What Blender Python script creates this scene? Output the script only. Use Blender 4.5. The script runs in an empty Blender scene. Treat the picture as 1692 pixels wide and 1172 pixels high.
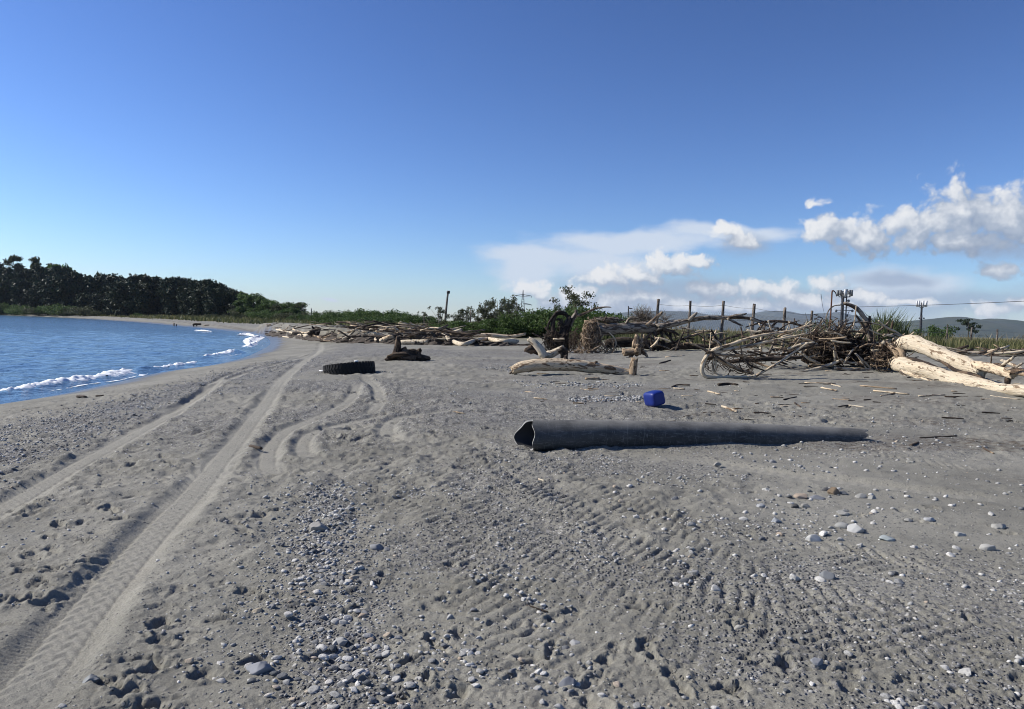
import bpy, math, random
import numpy as np
from mathutils import Matrix, Vector

rng = np.random.default_rng(11)
random.seed(11)
scene = bpy.context.scene
COL = scene.collection
R = math.radians

# ------------------------------------------------------------------ camera
EYE, FPX, CX, CY = 1.45, 1222.0, 846.0, 586.0
PITCH, ROLL = math.atan(50 / 1222.0), R(1.6)
R0 = np.array([1.0, 0, 0]); FW = np.array([0, math.cos(PITCH), -math.sin(PITCH)]); U0 = np.array([0, math.sin(PITCH), math.cos(PITCH)])
RC = math.cos(ROLL) * R0 + math.sin(ROLL) * U0
UC = -math.sin(ROLL) * R0 + math.cos(ROLL) * U0
cam = bpy.data.cameras.new('camera'); camo = bpy.data.objects.new('camera', cam); COL.objects.link(camo)
M = Matrix.Identity(4)
for i in range(3):
    M[i][0], M[i][1], M[i][2] = RC[i], UC[i], -FW[i]
M[2][3] = EYE
camo.matrix_world = M
cam.lens = 26.0; cam.sensor_width = 36.0; cam.clip_start = 0.05; cam.clip_end = 30000
scene.camera = camo

def ray(px, py):
    return FW * FPX + RC * (px - CX) + UC * (CY - py)
def at(px, py, Y):
    """world point seen at a photo pixel, at forward distance Y"""
    d = ray(px, py); t = Y / d[1]
    return np.array([d[0] * t, Y, EYE + d[2] * t])
def on_plane(px, py, z):
    d = ray(px, py); t = (z - EYE) / d[2]
    return np.array([d[0] * t, d[1] * t, z])
def yh(px):
    return 536 + (px - 846) * math.tan(ROLL)

# ------------------------------------------------------------------ sun and exposure
SUN_AZ, SUN_EL = R(-80), R(36)            # azimuth from +Y, clockwise positive: the sun stands to the left
sd = Vector((math.sin(SUN_AZ) * math.cos(SUN_EL), math.cos(SUN_AZ) * math.cos(SUN_EL), math.sin(SUN_EL)))
sun = bpy.data.lights.new('sun', 'SUN'); sun.energy = 5.0; sun.angle = R(0.53); sun.color = (1.0, 0.945, 0.855)
suno = bpy.data.objects.new('sun', sun); COL.objects.link(suno)
suno.rotation_euler = sd.to_track_quat('Z', 'Y').to_euler()
scene.view_settings.view_transform = 'Standard'; scene.view_settings.look = 'None'
scene.view_settings.exposure = 0.42; scene.view_settings.gamma = 1.0; scene.view_settings.use_curve_mapping = False
scene.cycles.filter_width = 1.0; scene.cycles.use_denoising = True; scene.cycles.denoising_prefilter = 'ACCURATE'
scene.cycles.max_bounces = 5; scene.cycles.diffuse_bounces = 2; scene.cycles.glossy_bounces = 3
scene.cycles.transparent_max_bounces = 6; scene.cycles.volume_bounces = 0

# ------------------------------------------------------------------ node helper
class NT:
    def __init__(s, tree):
        s.t = tree; s.n = tree.nodes; s.l = tree.links
    def add(s, typ, props=None, **inp):
        nd = s.n.new(typ)
        for k, v in (props or {}).items(): setattr(nd, k, v)
        for k, v in inp.items(): s.set(nd, k, v)
        return nd
    def set(s, nd, k, v):
        key = int(k[1:]) if k[0] == '_' and k[1:].isdigit() else k.replace('__', ' ')
        sock = nd.inputs[key]
        if isinstance(v, bpy.types.NodeSocket): s.l.new(v, sock)
        elif isinstance(v, bpy.types.Node): s.l.new(v.outputs[0], sock)
        else: sock.default_value = v
    def math(s, op, a, b=0.0, c=0.0, clamp=False):
        return s.add('ShaderNodeMath', {'operation': op, 'use_clamp': clamp}, _0=a, _1=b, _2=c).outputs[0]
    def vmath(s, op, a, b=(0, 0, 0)):
        nd = s.add('ShaderNodeVectorMath', {'operation': op}, _0=a, _1=b)
        return nd.outputs['Value'] if op in ('LENGTH', 'DOT_PRODUCT') else nd.outputs[0]
    def mix(s, f, a, b):
        nd = s.n.new('ShaderNodeMix'); nd.data_type = 'RGBA'
        for i, v in ((0, f), (6, a), (7, b)):
            if isinstance(v, bpy.types.NodeSocket): s.l.new(v, nd.inputs[i])
            else: nd.inputs[i].default_value = (v if i == 0 else (tuple(v) + (1,))[:4])
        return nd.outputs[2]
    def ramp(s, fac, pts, interp='LINEAR'):
        nd = s.n.new('ShaderNodeValToRGB'); nd.color_ramp.interpolation = interp
        e = nd.color_ramp.elements
        while len(e) < len(pts): e.new(0.5)
        for el, (p, c) in zip(e, pts):
            el.position = p; el.color = (c, c, c, 1) if isinstance(c, (int, float)) else tuple(c) + (1,)
        s.set(nd, '_0', fac)
        return nd.outputs[0]
    def smooth(s, x, a, b, lo=0.0, hi=1.0):
        nd = s.n.new('ShaderNodeMapRange'); nd.interpolation_type = 'SMOOTHSTEP'
        for i, v in enumerate((x, a, b, lo, hi)): s.set(nd, '_%d' % i, v)
        return nd.outputs[0]
    def noise(s, vec, scale, detail=4, rough=0.55, dist=0.0, dims='3D'):
        nd = s.add('ShaderNodeTexNoise', {'noise_dimensions': dims}, Scale=scale, Detail=detail, Roughness=rough, Distortion=dist)
        if vec is not None: s.set(nd, 'Vector', vec)
        return nd.outputs[0]

# ------------------------------------------------------------------ world: Nishita sky with procedural clouds
def az_el(px, py):
    d = ray(px, py); d = d / np.linalg.norm(d)
    return math.atan2(d[0], d[1]), math.asin(d[2])
CUMULUS = [(1590, 348, 88, 60), (1515, 374, 90, 50), (1665, 362, 95, 66), (1425, 388, 82, 38), (1365, 380, 50, 32), (1600, 400, 130, 30), (1740, 385, 80, 45),
           (1345, 334, 20, 12),  (1190, 380, 34, 17), (1226, 398, 34, 17), (1652, 446, 42, 20), (1688, 400, 30, 12), (1640, 514, 50, 16), (1690, 503, 40, 10),
           (1110, 437, 72, 22), (1055, 452, 60, 22), (1005, 460, 50, 18), (1155, 430, 38, 14), (1170, 478, 60, 18), (1243, 473, 48, 18), (1293, 478, 44, 18),
           (1372, 470, 36, 20), (1420, 492, 60, 18), (1335, 500, 80, 18), (1200, 506, 120, 16), (1060, 494, 100, 18), (950, 486, 60, 18), (895, 491, 18, 10), (1500, 500, 60, 10),
           (990, 502, 120, 22), (1120, 503, 120, 22), (1255, 506, 120, 20), (1385, 508, 90, 18), (880, 480, 50, 18), (1900, 440, 120, 50), (2050, 380, 160, 70), (2300, 470, 200, 60), (2700, 400, 260, 90)]
WISPS = [(890, 425, 120, 30), (870, 450, 70, 40), (1040, 402, 190, 26), (1200, 383, 150, 17), (990, 440, 120, 36), (541, 496, 16, 4), (1480, 470, 120, 40)]
GREYS = [(1230, 505, 420, 34), (1090, 476, 240, 30), (1560, 500, 260, 36), (1480, 462, 90, 18), (1230, 408, 44, 24), (1640, 408, 120, 20), (1900, 480, 300, 50), (2400, 480, 400, 60)]
def field_group(name, blobs, warp, wscale, namp, nscale, stretch, billow=()):
    g = bpy.data.node_groups.new(name, 'ShaderNodeTree')
    g.interface.new_socket('P', in_out='INPUT', socket_type='NodeSocketVector')
    g.interface.new_socket('F', in_out='OUTPUT', socket_type='NodeSocketFloat')
    t = NT(g); gi = t.n.new('NodeGroupInput'); go = t.n.new('NodeGroupOutput')
    p = gi.outputs[0]
    wv = t.add('ShaderNodeTexNoise', {'noise_dimensions': '3D'}, Vector=p, Scale=wscale, Detail=3.0, Roughness=0.5).outputs[1]
    wv = t.vmath('MULTIPLY', t.vmath('SUBTRACT', wv, (0.5, 0.5, 0.5)), (warp, warp * 0.7, 0))
    q = t.vmath('ADD', p, wv)
    cur = None
    for (bx, by, rx, ry) in blobs:
        a, e = az_el(bx, by); a2, _ = az_el(bx + rx, by); _, e2 = az_el(bx, by - ry)
        ra, re = abs(a2 - a), abs(e2 - e)
        v = t.vmath('MULTIPLY', t.vmath('SUBTRACT', q, (a, e, 0)), (1 / ra, 1 / re, 0))
        ln = t.vmath('LENGTH', v)
        cur = ln if cur is None else t.add('ShaderNodeMath', {'operation': 'SMOOTH_MIN'}, _0=cur, _1=ln, _2=0.25).outputs[0]
    n = t.noise(t.vmath('MULTIPLY', p, stretch), nscale, 9, 0.6)
    f = t.math('ADD', t.math('SUBTRACT', 1.0, cur), t.math('MULTIPLY', t.math('SUBTRACT', n, 0.5), namp))
    for vs, va in billow:
        v = t.add('ShaderNodeTexVoronoi', {'voronoi_dimensions': '2D', 'feature': 'SMOOTH_F1'}, Vector=q, Scale=vs, Smoothness=0.35)
        f = t.math('ADD', f, t.math('MULTIPLY', t.math('SUBTRACT', 0.42, v.outputs['Distance']), va))
    t.l.new(f, go.inputs[0])
    return g
world = bpy.data.worlds.new('World'); scene.world = world; world.use_nodes = True
W = NT(world.node_tree); W.n.clear()
sky = W.add('ShaderNodeTexSky', {'sky_type': 'NISHITA', 'sun_disc': False, 'sun_elevation': SUN_EL, 'sun_rotation': SUN_AZ, 'altitude': 0, 'air_density': 0.95, 'dust_density': 0.2, 'ozone_density': 3.2})
skc = W.add('ShaderNodeGamma', Color=sky.outputs[0], Gamma=1.4).outputs[0]
skc = W.vmath('MULTIPLY', skc, (0.765, 0.822, 1.0))
bg = W.add('ShaderNodeBackground', Color=skc, Strength=0.0505)
tc = W.n.new('ShaderNodeTexCoord')
sx = W.add('ShaderNodeSeparateXYZ', Vector=tc.outputs['Generated'])
P = W.add('ShaderNodeCombineXYZ', X=W.math('ARCTAN2', sx.outputs[0], sx.outputs[1]), Y=W.math('ARCSINE', sx.outputs[2])).outputs[0]
gc = field_group('cumulus_field', CUMULUS, 0.034, 26.0, 0.9, 44.0, (1, 1.2, 1), ((38.0, 0.6), (90.0, 0.4), (190.0, 0.2)))
gw = field_group('wisp_field', WISPS, 0.05, 14.0, 1.1, 11.0, (1, 3.4, 1))
def grp(g, p):
    nd = W.n.new('ShaderNodeGroup'); nd.node_tree = g; W.set(nd, 'P', p); return nd.outputs[0]
fc = grp(gc, P); fc2 = grp(gc, W.vmath('ADD', P, (-0.011, 0.013, 0)))
fw = grp(gw, P)
den = W.smooth(fc, -0.06, 0.55)
fc3 = grp(gc, W.vmath('ADD', P, (-0.022, 0.034, 0)))
lit = W.math('ADD', 0.30, W.math('ADD', W.math('MULTIPLY', W.math('SUBTRACT', fc, fc2), 0.34), W.math('MULTIPLY', W.math('SUBTRACT', fc, fc3), 0.26)), clamp=True)
ccol = W.ramp(lit, [(0.0, (0.30, 0.37, 0.50)), (0.45, (0.50, 0.56, 0.66)), (0.8, (0.86, 0.88, 0.91)), (1.0, (0.98, 0.98, 0.98))])
wden = W.smooth(fw, -0.15, 0.6, 0.0, 0.88)
bgw = W.add('ShaderNodeBackground', Color=(0.72, 0.80, 0.92, 1), Strength=0.70)
bgc = W.add('ShaderNodeBackground', Color=ccol, Strength=0.68)
m1 = W.add('ShaderNodeMixShader', _0=wden, _1=bg, _2=bgw)
gh = field_group('grey_cloud_field', GREYS, 0.05, 12.0, 0.9, 14.0, (1, 2.6, 1))
bgh = W.add('ShaderNodeBackground', Color=(0.335, 0.43, 0.60, 1), Strength=0.68)
m1b = W.add('ShaderNodeMixShader', _0=W.smooth(grp(gh, P), -0.1, 0.8, 0.0, 0.75), _1=m1, _2=bgh)
m2 = W.add('ShaderNodeMixShader', _0=W.math('MULTIPLY', den, 0.93), _1=m1b, _2=bgc)
W.l.new(m2.outputs[0], W.n.new('ShaderNodeOutputWorld').inputs[0])
world.cycles.sampling_method = 'MANUAL'; world.cycles.sample_map_resolution = 512

# ------------------------------------------------------------------ numpy noise
def _h(ix, iy, s):
    n = (ix * 374761393 + iy * 668265263 + s * 974634777) & 0xffffffff
    n = ((n ^ (n >> 13)) * 1274126177) & 0xffffffff
    return ((n ^ (n >> 16)) & 0xffff).astype(np.float32) / 65535.0
def vnoise(x, y, s=0):
    fx = np.floor(x); fy = np.floor(y); ix = fx.astype(np.int64); iy = fy.astype(np.int64)
    u = (x - fx).astype(np.float32); v = (y - fy).astype(np.float32)
    u = u * u * u * (u * (u * 6 - 15) + 10); v = v * v * v * (v * (v * 6 - 15) + 10)
    a = _h(ix, iy, s); b = _h(ix + 1, iy, s); c = _h(ix, iy + 1, s); d = _h(ix + 1, iy + 1, s)
    return (a + (b - a) * u + (c - a) * v + (a - b - c + d) * u * v) * 2 - 1
def fbm(x, y, f, o=4, s=0, g=0.5):
    r = 0; a = 1.0; t = 0
    for i in range(o):
        r = r + a * vnoise(x * f + 17.3 * i, y * f - 9.1 * i, s + i); t += a; a *= g; f *= 2.03
    return r / t
def sm(a, b, x):
    t = np.clip((x - a) / (b - a), 0, 1); return t * t * (3 - 2 * t)
def catmull(P, n):
    P = np.asarray(P, float)
    if len(P) < 3:
        t = np.linspace(0, 1, n)[:, None]; return P[0] * (1 - t) + P[-1] * t
    Q = np.vstack([2 * P[0] - P[1], P, 2 * P[-1] - P[-2]])
    u = np.linspace(0, len(P) - 1 - 1e-9, n); i = u.astype(int); t = (u - i)[:, None]
    p0, p1, p2, p3 = Q[i], Q[i + 1], Q[i + 2], Q[i + 3]
    return 0.5 * (2 * p1 + (p2 - p0) * t + (2 * p0 - 5 * p1 + 4 * p2 - p3) * t ** 2 + (3 * p1 - p0 - 3 * p2 + p3) * t ** 3)
def pdist(x, y, pl):
    """distance to a polyline, signed (left of travel negative), and arc length at the foot"""
    best = np.full(x.shape, 1e18, np.float64); sg = np.zeros(x.shape); al = np.zeros(x.shape); s0 = 0.0
    for a, b in zip(pl[:-1], pl[1:]):
        d = b[:2] - a[:2]; L = math.hypot(d[0], d[1]) + 1e-9; d = d / L
        rx = x - a[0]; ry = y - a[1]
        t = np.clip(rx * d[0] + ry * d[1], 0, L)
        cr = rx * d[1] - ry * d[0]
        q = (rx - t * d[0]) ** 2 + (ry - t * d[1]) ** 2
        m = q < best
        best = np.where(m, q, best); sg = np.where(m, np.sign(cr), sg); al = np.where(m, s0 + t, al); s0 += L
    return np.sqrt(best) * sg, al

# ------------------------------------------------------------------ terrain
ZW = -0.8
SHORE_PX = [(0, 669), (100, 652), (200, 630), (250, 618.5), (300, 612), (345, 604.5), (392, 594), (422, 582), (444, 568), (435, 556), (400, 550), (330, 542.5), (200, 531), (100, 525), (0, 521)]
sp = [on_plane(a, b, ZW) for a, b in SHORE_PX]
SHORE = np.vstack([[-14.5, -400, 0], [-13, -20, 0], [-12.3, 5, 0], [-12.2, 12, 0], catmull(sp, 40)[1:], [-330, 395, 0], [-700, 560, 0], [-9000, 1500, 0]])
BANK = np.array([[-90, 190], [-52, 132], at(434, 549, 95)[:2], [-20, 69], at(580, 560, 49)[:2], [-4.5, 42.5], [6, 38], [24, 34]], float)
BANK = catmull(BANK, 30)
def macro(x, y, full=False):
    x = np.asarray(x, float); y = np.asarray(y, float)
    d, _ = pdist(x, y, SHORE)
    z = np.where(d > 0, ZW + 0.85 * (1 - np.exp(-np.maximum(d, 0) / 4.0)), np.maximum(ZW + 0.14 * d, -5))
    inl = sm(3, 8, d)
    z = z + 0.17 * sm(8, 18, y) * inl + 0.5 * sm(12, 24, d) * sm(12, 28, y)
    b, _ = pdist(x, y, BANK)
    fade = 1 - sm(-9, 2, x)
    top = 0.78 + 0.1 * vnoise(x * 0.35, y * 0.35, 5)
    jag = 0.35 * fbm(x, y, 0.55, 3, 40)
    z = z + np.maximum(top - z, 0) * sm(-0.15, 0.3 , -b - 0.2 + jag) * fade * (sm(-0.5, 1.5, d)) * (1 - sm(96, 112, y))
    z = z + 0.06 * fbm(x, y, 0.16, 3, 3) * sm(2, 6, d)
    z = z - 1.4 * sm(150, 500, y) * sm(-100, 200, x) * 0.0
    return (z, d, b) if full else z
def G(px, py):
    d = ray(px, py)
    t = np.geomspace(1.5, 900, 500) / FPX
    g = EYE + d[2] * t - macro(d[0] * t, d[1] * t)
    i = int(np.argmax(g < 0)) if (g < 0).any() else len(t) - 1
    i = max(i, 1); w = g[i - 1] / (g[i - 1] - g[i] + 1e-12)
    tt = t[i - 1] + (t[i] - t[i - 1]) * np.clip(w, 0, 1)
    p = np.array([0, 0, EYE]) + d * tt
    return p
def gz(x, y):
    return float(macro(np.array([x]), np.array([y]))[0])
def track(pxs, n=26):
    return catmull([G(a, b) for a, b in pxs], n)[:, :2]
RUTS = [(track([(-160, 1330), (30, 1150), (140, 1005), (250, 880), (345, 782), (415, 695), (452, 645), (490, 606), (527, 580), (530, 566)]), 0.21, 0.032),
        (track([(-200, 935), (0, 838), (100, 780), (200, 727), (300, 672), (350, 640), (405, 617), (455, 603), (508, 589), (525, 578)]), 0.18, 0.028),
        (track([(250, 690), (330, 650), (372, 622), (420, 606), (470, 594), (505, 585)]), 0.15, 0.03),
        (track([(455, 800), (442, 765), (448, 735), (475, 708), (520, 690), (560, 672), (585, 650), (590, 630)], 30), 0.17, 0.03),
        (track([(520, 770), (500, 740), (512, 715), (560, 700), (610, 690), (660, 676)], 24), 0.15, 0.03),
        (track([(690, 745), (640, 715), (655, 690), (720, 680), (800, 668)], 24), 0.18, 0.03),
        (track([(600, 622), (622, 640), (625, 665), (600, 690)], 18), 0.16, 0.03),
        (track([(1060, 742), (1250, 775), (1450, 800), (1760, 840)], 18), 0.22, 0.025)]
TREADS = [(track([(960, 790), (1100, 862), (1350, 908), (1550, 948), (1760, 1000)]), 0.26, 0.022),
          (track([(560, 660), (640, 730), (760, 830), (900, 950), (1100, 1070), (1400, 1220)]), 0.30, 0.020),
          (track([(620, 650), (760, 740), (900, 830), (1100, 960), (1400, 1080), (1800, 1180)]), 0.30, 0.020),
          (track([(700, 700), (860, 800), (1000, 890), (1250, 1010), (1780, 1100)]), 0.28, 0.018),
          (track([(480, 700), (600, 790), (700, 900), (800, 1060), (860, 1240)]), 0.28, 0.014),
          (track([(530, 640), (580, 720), (700, 850), (800, 960), (980, 1120), (1100, 1240)]), 0.26, 0.018),
          (track([(760, 700), (900, 770), (1020, 850), (1200, 940), (1450, 1010), (1800, 1060)]), 0.28, 0.020),
          (track([(660, 640), (720, 700), (830, 790), (1000, 920), (1250, 1060), (1600, 1230)]), 0.28, 0.018),
          (track([(560, 700), (640, 800), (760, 930), (900, 1100), (980, 1230)]), 0.26, 0.014),
          (track([(1350, 735), (1550, 770), (1800, 800)]), 0.26, 0.016)]
def poly_pts(poly, n):
    P_ = np.array(poly, float); out = []
    mn, mx = P_.min(0), P_.max(0)
    while len(out) < n:
        q = mn + (mx - mn) * rng.random(2); ins = False; j = len(P_) - 1
        for i in range(len(P_)):
            if (P_[i, 1] > q[1]) != (P_[j, 1] > q[1]) and q[0] < (P_[j, 0] - P_[i, 0]) * (q[1] - P_[i, 1]) / (P_[j, 1] - P_[i, 1]) + P_[i, 0]: ins = not ins
            j = i
        if ins: out.append(q)
    return out
DENTS = []
for poly, n, a, dep in (([(455, 770), (535, 775), (520, 900), (400, 1172), (150, 1172), (330, 910)], 42, 0.13, 0.026), ([(560, 900), (1060, 960), (1150, 1172), (520, 1172)], 55, 0.10, 0.026),
                        ([(0, 850), (230, 760), (330, 720), (120, 980), (0, 1080)], 60, 0.12, 0.022), ([(470, 640), (800, 640), (900, 720), (560, 730)], 60, 0.16, 0.035),
                        ([(1100, 1000), (1692, 1020), (1692, 1172), (1100, 1172)], 30, 0.10, 0.025), ([(1050, 760), (1692, 830), (1692, 990), (1100, 880)], 14, 0.10, 0.022), ([(880, 620), (1692, 690), (1692, 720), (880, 690)], 40, 0.2, 0.035)):
    for q in poly_pts(poly, n):
        w = G(*q)
        if w[1] < 5.5 and rng.random() < 0.2: continue
        a_ = a * (0.8 if w[1] < 5.5 else 1.0); dep_ = dep * (0.8 if w[1] < 5.5 else 1.0)
        DENTS.append((w[0], w[1], a_ * rng.uniform(0.45, 1.1), a_ * rng.uniform(0.3, 0.55), rng.uniform(0, math.pi), dep_ * rng.uniform(0.5, 1.2)))
GRAVEL_LINES = [(track([(545, 800), (538, 860), (530, 920), (545, 1000), (560, 1100), (575, 1230)]), 0.24, 0.6),
                (track([(-200, 810), (0, 735), (150, 690), (300, 648), (400, 618), (470, 596)]), 0.95, 1.0)]
_pl = G(877, 743)[1] + 0.17
PIPE_LINE = np.array([at(878, 719, _pl)[:2], at(1414, 731, _pl + 0.83)[:2]])
def height(x, y):
    """full ground height and masks (gravel, litter, wetness) at any points"""
    z, d, b = macro(x, y, True)
    near = 1 - sm(25, 55, y)
    dry = sm(1.2, 4.0, d)
    warp = 0.25 * fbm(x, y, 0.9, 3, 77)
    rough = np.zeros_like(z)
    smoothm = np.zeros_like(z)
    dz = np.zeros_like(z)
    lo = (y < 60)
    for ri, (pl, w, dep) in enumerate(RUTS):
        bk_ = 0.4 if ri < 2 else 0.3
        m = lo & (x > pl[:, 0].min() - 1) & (x < pl[:, 0].max() + 1) & (y > pl[:, 1].min() - 1) & (y < pl[:, 1].max() + 1)
        if not m.any(): continue
        l, s = pdist(x[m], y[m], pl); a = np.abs(l)
        wob = 1 + 0.12 * vnoise(s * 2.1, l * 2, 91)
        fl = 1 - sm(w * (0.5 if ri < 2 else 0.45), w * 1.08, a * wob)
        berm = np.exp(-((a * wob - w * 1.25) / (w * 0.28)) ** 2) * (0.55 + 0.5 * vnoise(s * 3.0, l * 6, 92))
        tread = 0.0055 * np.where(a > w * 0.45, np.sin(s * 2 * math.pi / 0.036 + a * 8), 0.7 * np.sin((s + np.abs(np.abs(l) - w * 0.2) * 1.3) * 2 * math.pi / 0.11)) - 0.006 * np.exp(-((a - w * 0.45) / 0.012) ** 2)
        endf = sm(0, 1.2, s) * sm(0, 1.0, s.max() - s)
        dv = 0.8 + 0.35 * vnoise(s * 0.55, l * 0, 93)
        dz[m] += endf * (fl * (-dep * dv + tread * 0.9) + dep * bk_ * dv * berm)
        smoothm[m] = np.maximum(smoothm[m], fl * endf)
    chev = np.zeros_like(z)
    for pl, w, dep in TREADS:
        m = lo & (x > pl[:, 0].min() - 1) & (x < pl[:, 0].max() + 1) & (y > pl[:, 1].min() - 1) & (y < pl[:, 1].max() + 1)
        if not m.any(): continue
        l, s = pdist(x[m], y[m], pl); a = np.abs(l)
        l2 = l + 0.03 * vnoise(s * 5, l * 5, 95)
        ph = (s + np.abs(l2) * 0.75 + np.where(l2 > 0, 0.055, 0.0) + 0.03 * vnoise(s * 4, l * 3, 97)) / 0.115
        bar = sm(0.15, 0.65, np.sin(ph * 2 * math.pi)) 
        pat = sm(-0.25, 0.4, vnoise(s * 1.3, l * 2.5, 96) + 0.5 * vnoise(s * 5, l * 5, 98) + 0.05)
        env = (1 - sm(w * 0.9, w * 1.08, a)) * sm(0, 1.0, s) * sm(0, 1, s.max() - s) * (0.45 + 0.55 * pat)
        dz[m] += env * 0.6 * (-dep * bar + dep * 0.3)
        chev[m] = np.maximum(chev[m], env)
    for (dx, dy, ra, rb, an, dep) in DENTS:
        m = (np.abs(x - dx) < 0.45) & (np.abs(y - dy) < 0.45)
        if not m.any(): continue
        c, s_ = math.cos(an), math.sin(an); ux = (x[m] - dx); uy = (y[m] - dy)
        e = np.sqrt(((ux * c + uy * s_) / ra) ** 2 + ((-ux * s_ + uy * c) / rb) ** 2) + 0.35 * vnoise(x[m] * 14, y[m] * 14, 51) + 0.45 * vnoise(x[m] * 30, y[m] * 30, 52)
        dz[m] += -dep * (1 - sm(0.55, 1.05, e)) + dep * 0.4 * np.exp(-((e - 1.3) / 0.3) ** 2)
    # loose, trampled relief
    tramp = sm(-0.1, 0.45, fbm(x, y, 0.35, 3, 21) + 0.25 * sm(6, 3, y)) * (1 - 0.95 * smoothm)
    rightcalm = sm(0.8, 2.6, x - 0.2 * (y - 4)) * sm(4.2, 5.2, y) * (1 - sm(7.8, 9.5, y))
    tramp = tramp * (1 - 0.8 * rightcalm) * 0.62
    n1 = fbm(x, y, 3.2, 3, 31); n2 = fbm(x, y, 9.0, 3, 33); n3 = fbm(x, y, 26.0, 3, 35, 0.7)
    lump = np.abs(fbm(x + warp, y, 4.5, 3, 37))
    dz += near * dry * ((0.012 + 0.03 * tramp) * n1 + (0.004 + 0.017 * tramp) * n2 + (0.0032 + 0.0075 * tramp) * (1 - 0.6 * rightcalm) * n3 - 0.022 * tramp * (lump - 0.25)) * (1 - 0.85 * smoothm) * (1 - 0.4 * chev) * (1 - 0.25 * sm(5.5, 4.0, y))
    n4 = fbm(x, y, 58.0, 2, 36, 0.6)
    dz += near * dry * (1 - sm(9, 14, y)) * n4 * (0.0022 + 0.0042 * sm(-0.3, 0.3, fbm(x, y, 1.7, 3, 38))) * (1 - 0.75 * rightcalm) * (1 - 0.85 * smoothm)
    clod = sm(-0.25, 0.25, fbm(x * 0.7, y, 0.5, 3, 141) + 0.25 * sm(2, -2, x)) * sm(3.4, 7.5, y) * (1 - sm(26, 40, y)) * dry * (1 - 0.9 * smoothm) * (1 - 0.9 * rightcalm)
    dz += clod * (0.055 * (0.22 - np.abs(fbm(x, y, 2.6, 3, 143))) + 0.026 * fbm(x, y, 6.5, 3, 145) + 0.012 * fbm(x, y, 17.0, 2, 147))
    far_r = sm(10, 18, y) * dry
    dz += far_r * (0.05 * fbm(x, y, 1.1, 4, 44)) * (1 - 0.9 * smoothm)
    m = (np.abs(x - 2.6) < 4) & (np.abs(y - 9.2) < 2.5)
    if m.any():
        l, s = pdist(x[m], y[m], PIPE_LINE); pile = np.exp(-((np.abs(l) - 0.13) / 0.16) ** 2) * sm(0.2, 1.5, s)
        dz[m] += pile * (0.035 + 0.035 * vnoise(s * 1.7, l * 3, 151)) * (1 + 0.6 * sm(3.0, 4.6, s))
    grav = np.zeros_like(z)
    for pl, w, k in GRAVEL_LINES:
        m = lo & (x > pl[:, 0].min() - 3) & (x < pl[:, 0].max() + 3)
        l, s = pdist(x[m], y[m], pl)
        grav[m] = np.maximum(grav[m], k * np.exp(-(l / w) ** 2 * 1.1))
    mid = sm(0.0, 0.5, fbm(x, y, 0.8, 4, 61) + 0.12) * sm(-1.6, -0.4, x + 0.12 * (y - 4)) * (1 - rightcalm) * (1 - sm(9, 14, y)) * 0.42
    farg = 0.62 * sm(-0.35, 0.25, fbm(x * 0.6, y, 0.45, 4, 161)) * sm(7, 11, y) * (1 - sm(34, 50, y)) * sm(3.5, 6, d) * (1 - sm(-0.5, 5, x - 0.12 * (y - 8)))
    mid = np.maximum(mid, farg)
    shoreg = np.exp(-((d - 6.3) / 1.2) ** 2) * sm(14, 20, y) * 0.7
    grav = np.maximum(np.maximum(grav * sm(-0.5, 0.1, fbm(x, y, 1.8, 3, 63)), mid), shoreg) * (1 - 0.85 * smoothm)
    lit_ = sm(0.05, 0.5, fbm(x * 0.45, y * 1.6, 0.9, 4, 71)) * sm(9.5, 13, y) * sm(-4, 1, x) * (1 - sm(40, 60, y))
    rb_ = sm(-0.1, 0.35, fbm(x * 0.3, y * 1.5, 1.0, 3, 73)) * sm(2.5, 4.5, x) * sm(6.4, 7.6, y) * (1 - sm(10.5, 13, y)) * 1.0
    litter = np.maximum(lit_ * 0.75, rb_)
    wet = 1 - sm(0.5, 2.2, d + 0.4 * vnoise(x * 0.5, y * 0.5, 81))
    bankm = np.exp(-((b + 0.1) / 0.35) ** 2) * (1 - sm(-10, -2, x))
    return z + dz, grav, litter, wet, d, smoothm, np.maximum(bankm, 0)

# ------------------------------------------------------------------ mesh helpers
def big_mesh(name, V, F, attrs=None, smooth=True):
    me = bpy.data.meshes.new(name)
    V = np.ascontiguousarray(V, np.float32); F = np.ascontiguousarray(F, np.int32); k = F.shape[1]
    me.vertices.add(len(V)); me.vertices.foreach_set('co', V.ravel())
    me.loops.add(F.size); me.loops.foreach_set('vertex_index', F.ravel())
    me.polygons.add(len(F)); me.polygons.foreach_set('loop_start', np.arange(0, F.size, k, dtype=np.int32))
    me.polygons.foreach_set('use_smooth', np.full(len(F), smooth))
    for nm, (typ, arr) in (attrs or {}).items():
        at_ = me.attributes.new(nm, typ, 'POINT')
        arr = np.ascontiguousarray(arr, np.float32)
        at_.data.foreach_set({'FLOAT': 'value', 'FLOAT_VECTOR': 'vector', 'FLOAT_COLOR': 'color'}[typ], arr.ravel())
    me.update(calc_edges=True); me.validate()
    return me
def grid_faces(nr, nc):
    i = (np.arange(nr - 1)[:, None] * nc + np.arange(nc - 1)[None, :]).ravel()
    return np.stack([i, i + 1, i + nc + 1, i + nc], 1)
def link(name, me, mat=None, parent=None, loc=None, **props):
    o = bpy.data.objects.new(name, me); COL.objects.link(o)
    if mat is not None and me is not None and not me.materials: me.materials.append(mat)
    if parent is not None: o.parent = parent
    if loc is not None: o.location = loc
    for k, v in props.items():
        if v: o[k] = v
    return o
def thing(name, label, category, loc, group=None):
    o = bpy.data.objects.new(name, None); COL.objects.link(o); o.location = loc; o.empty_display_size = 0.2
    o['label'] = label; o['category'] = category
    if group: o['group'] = group
    return o
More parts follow.
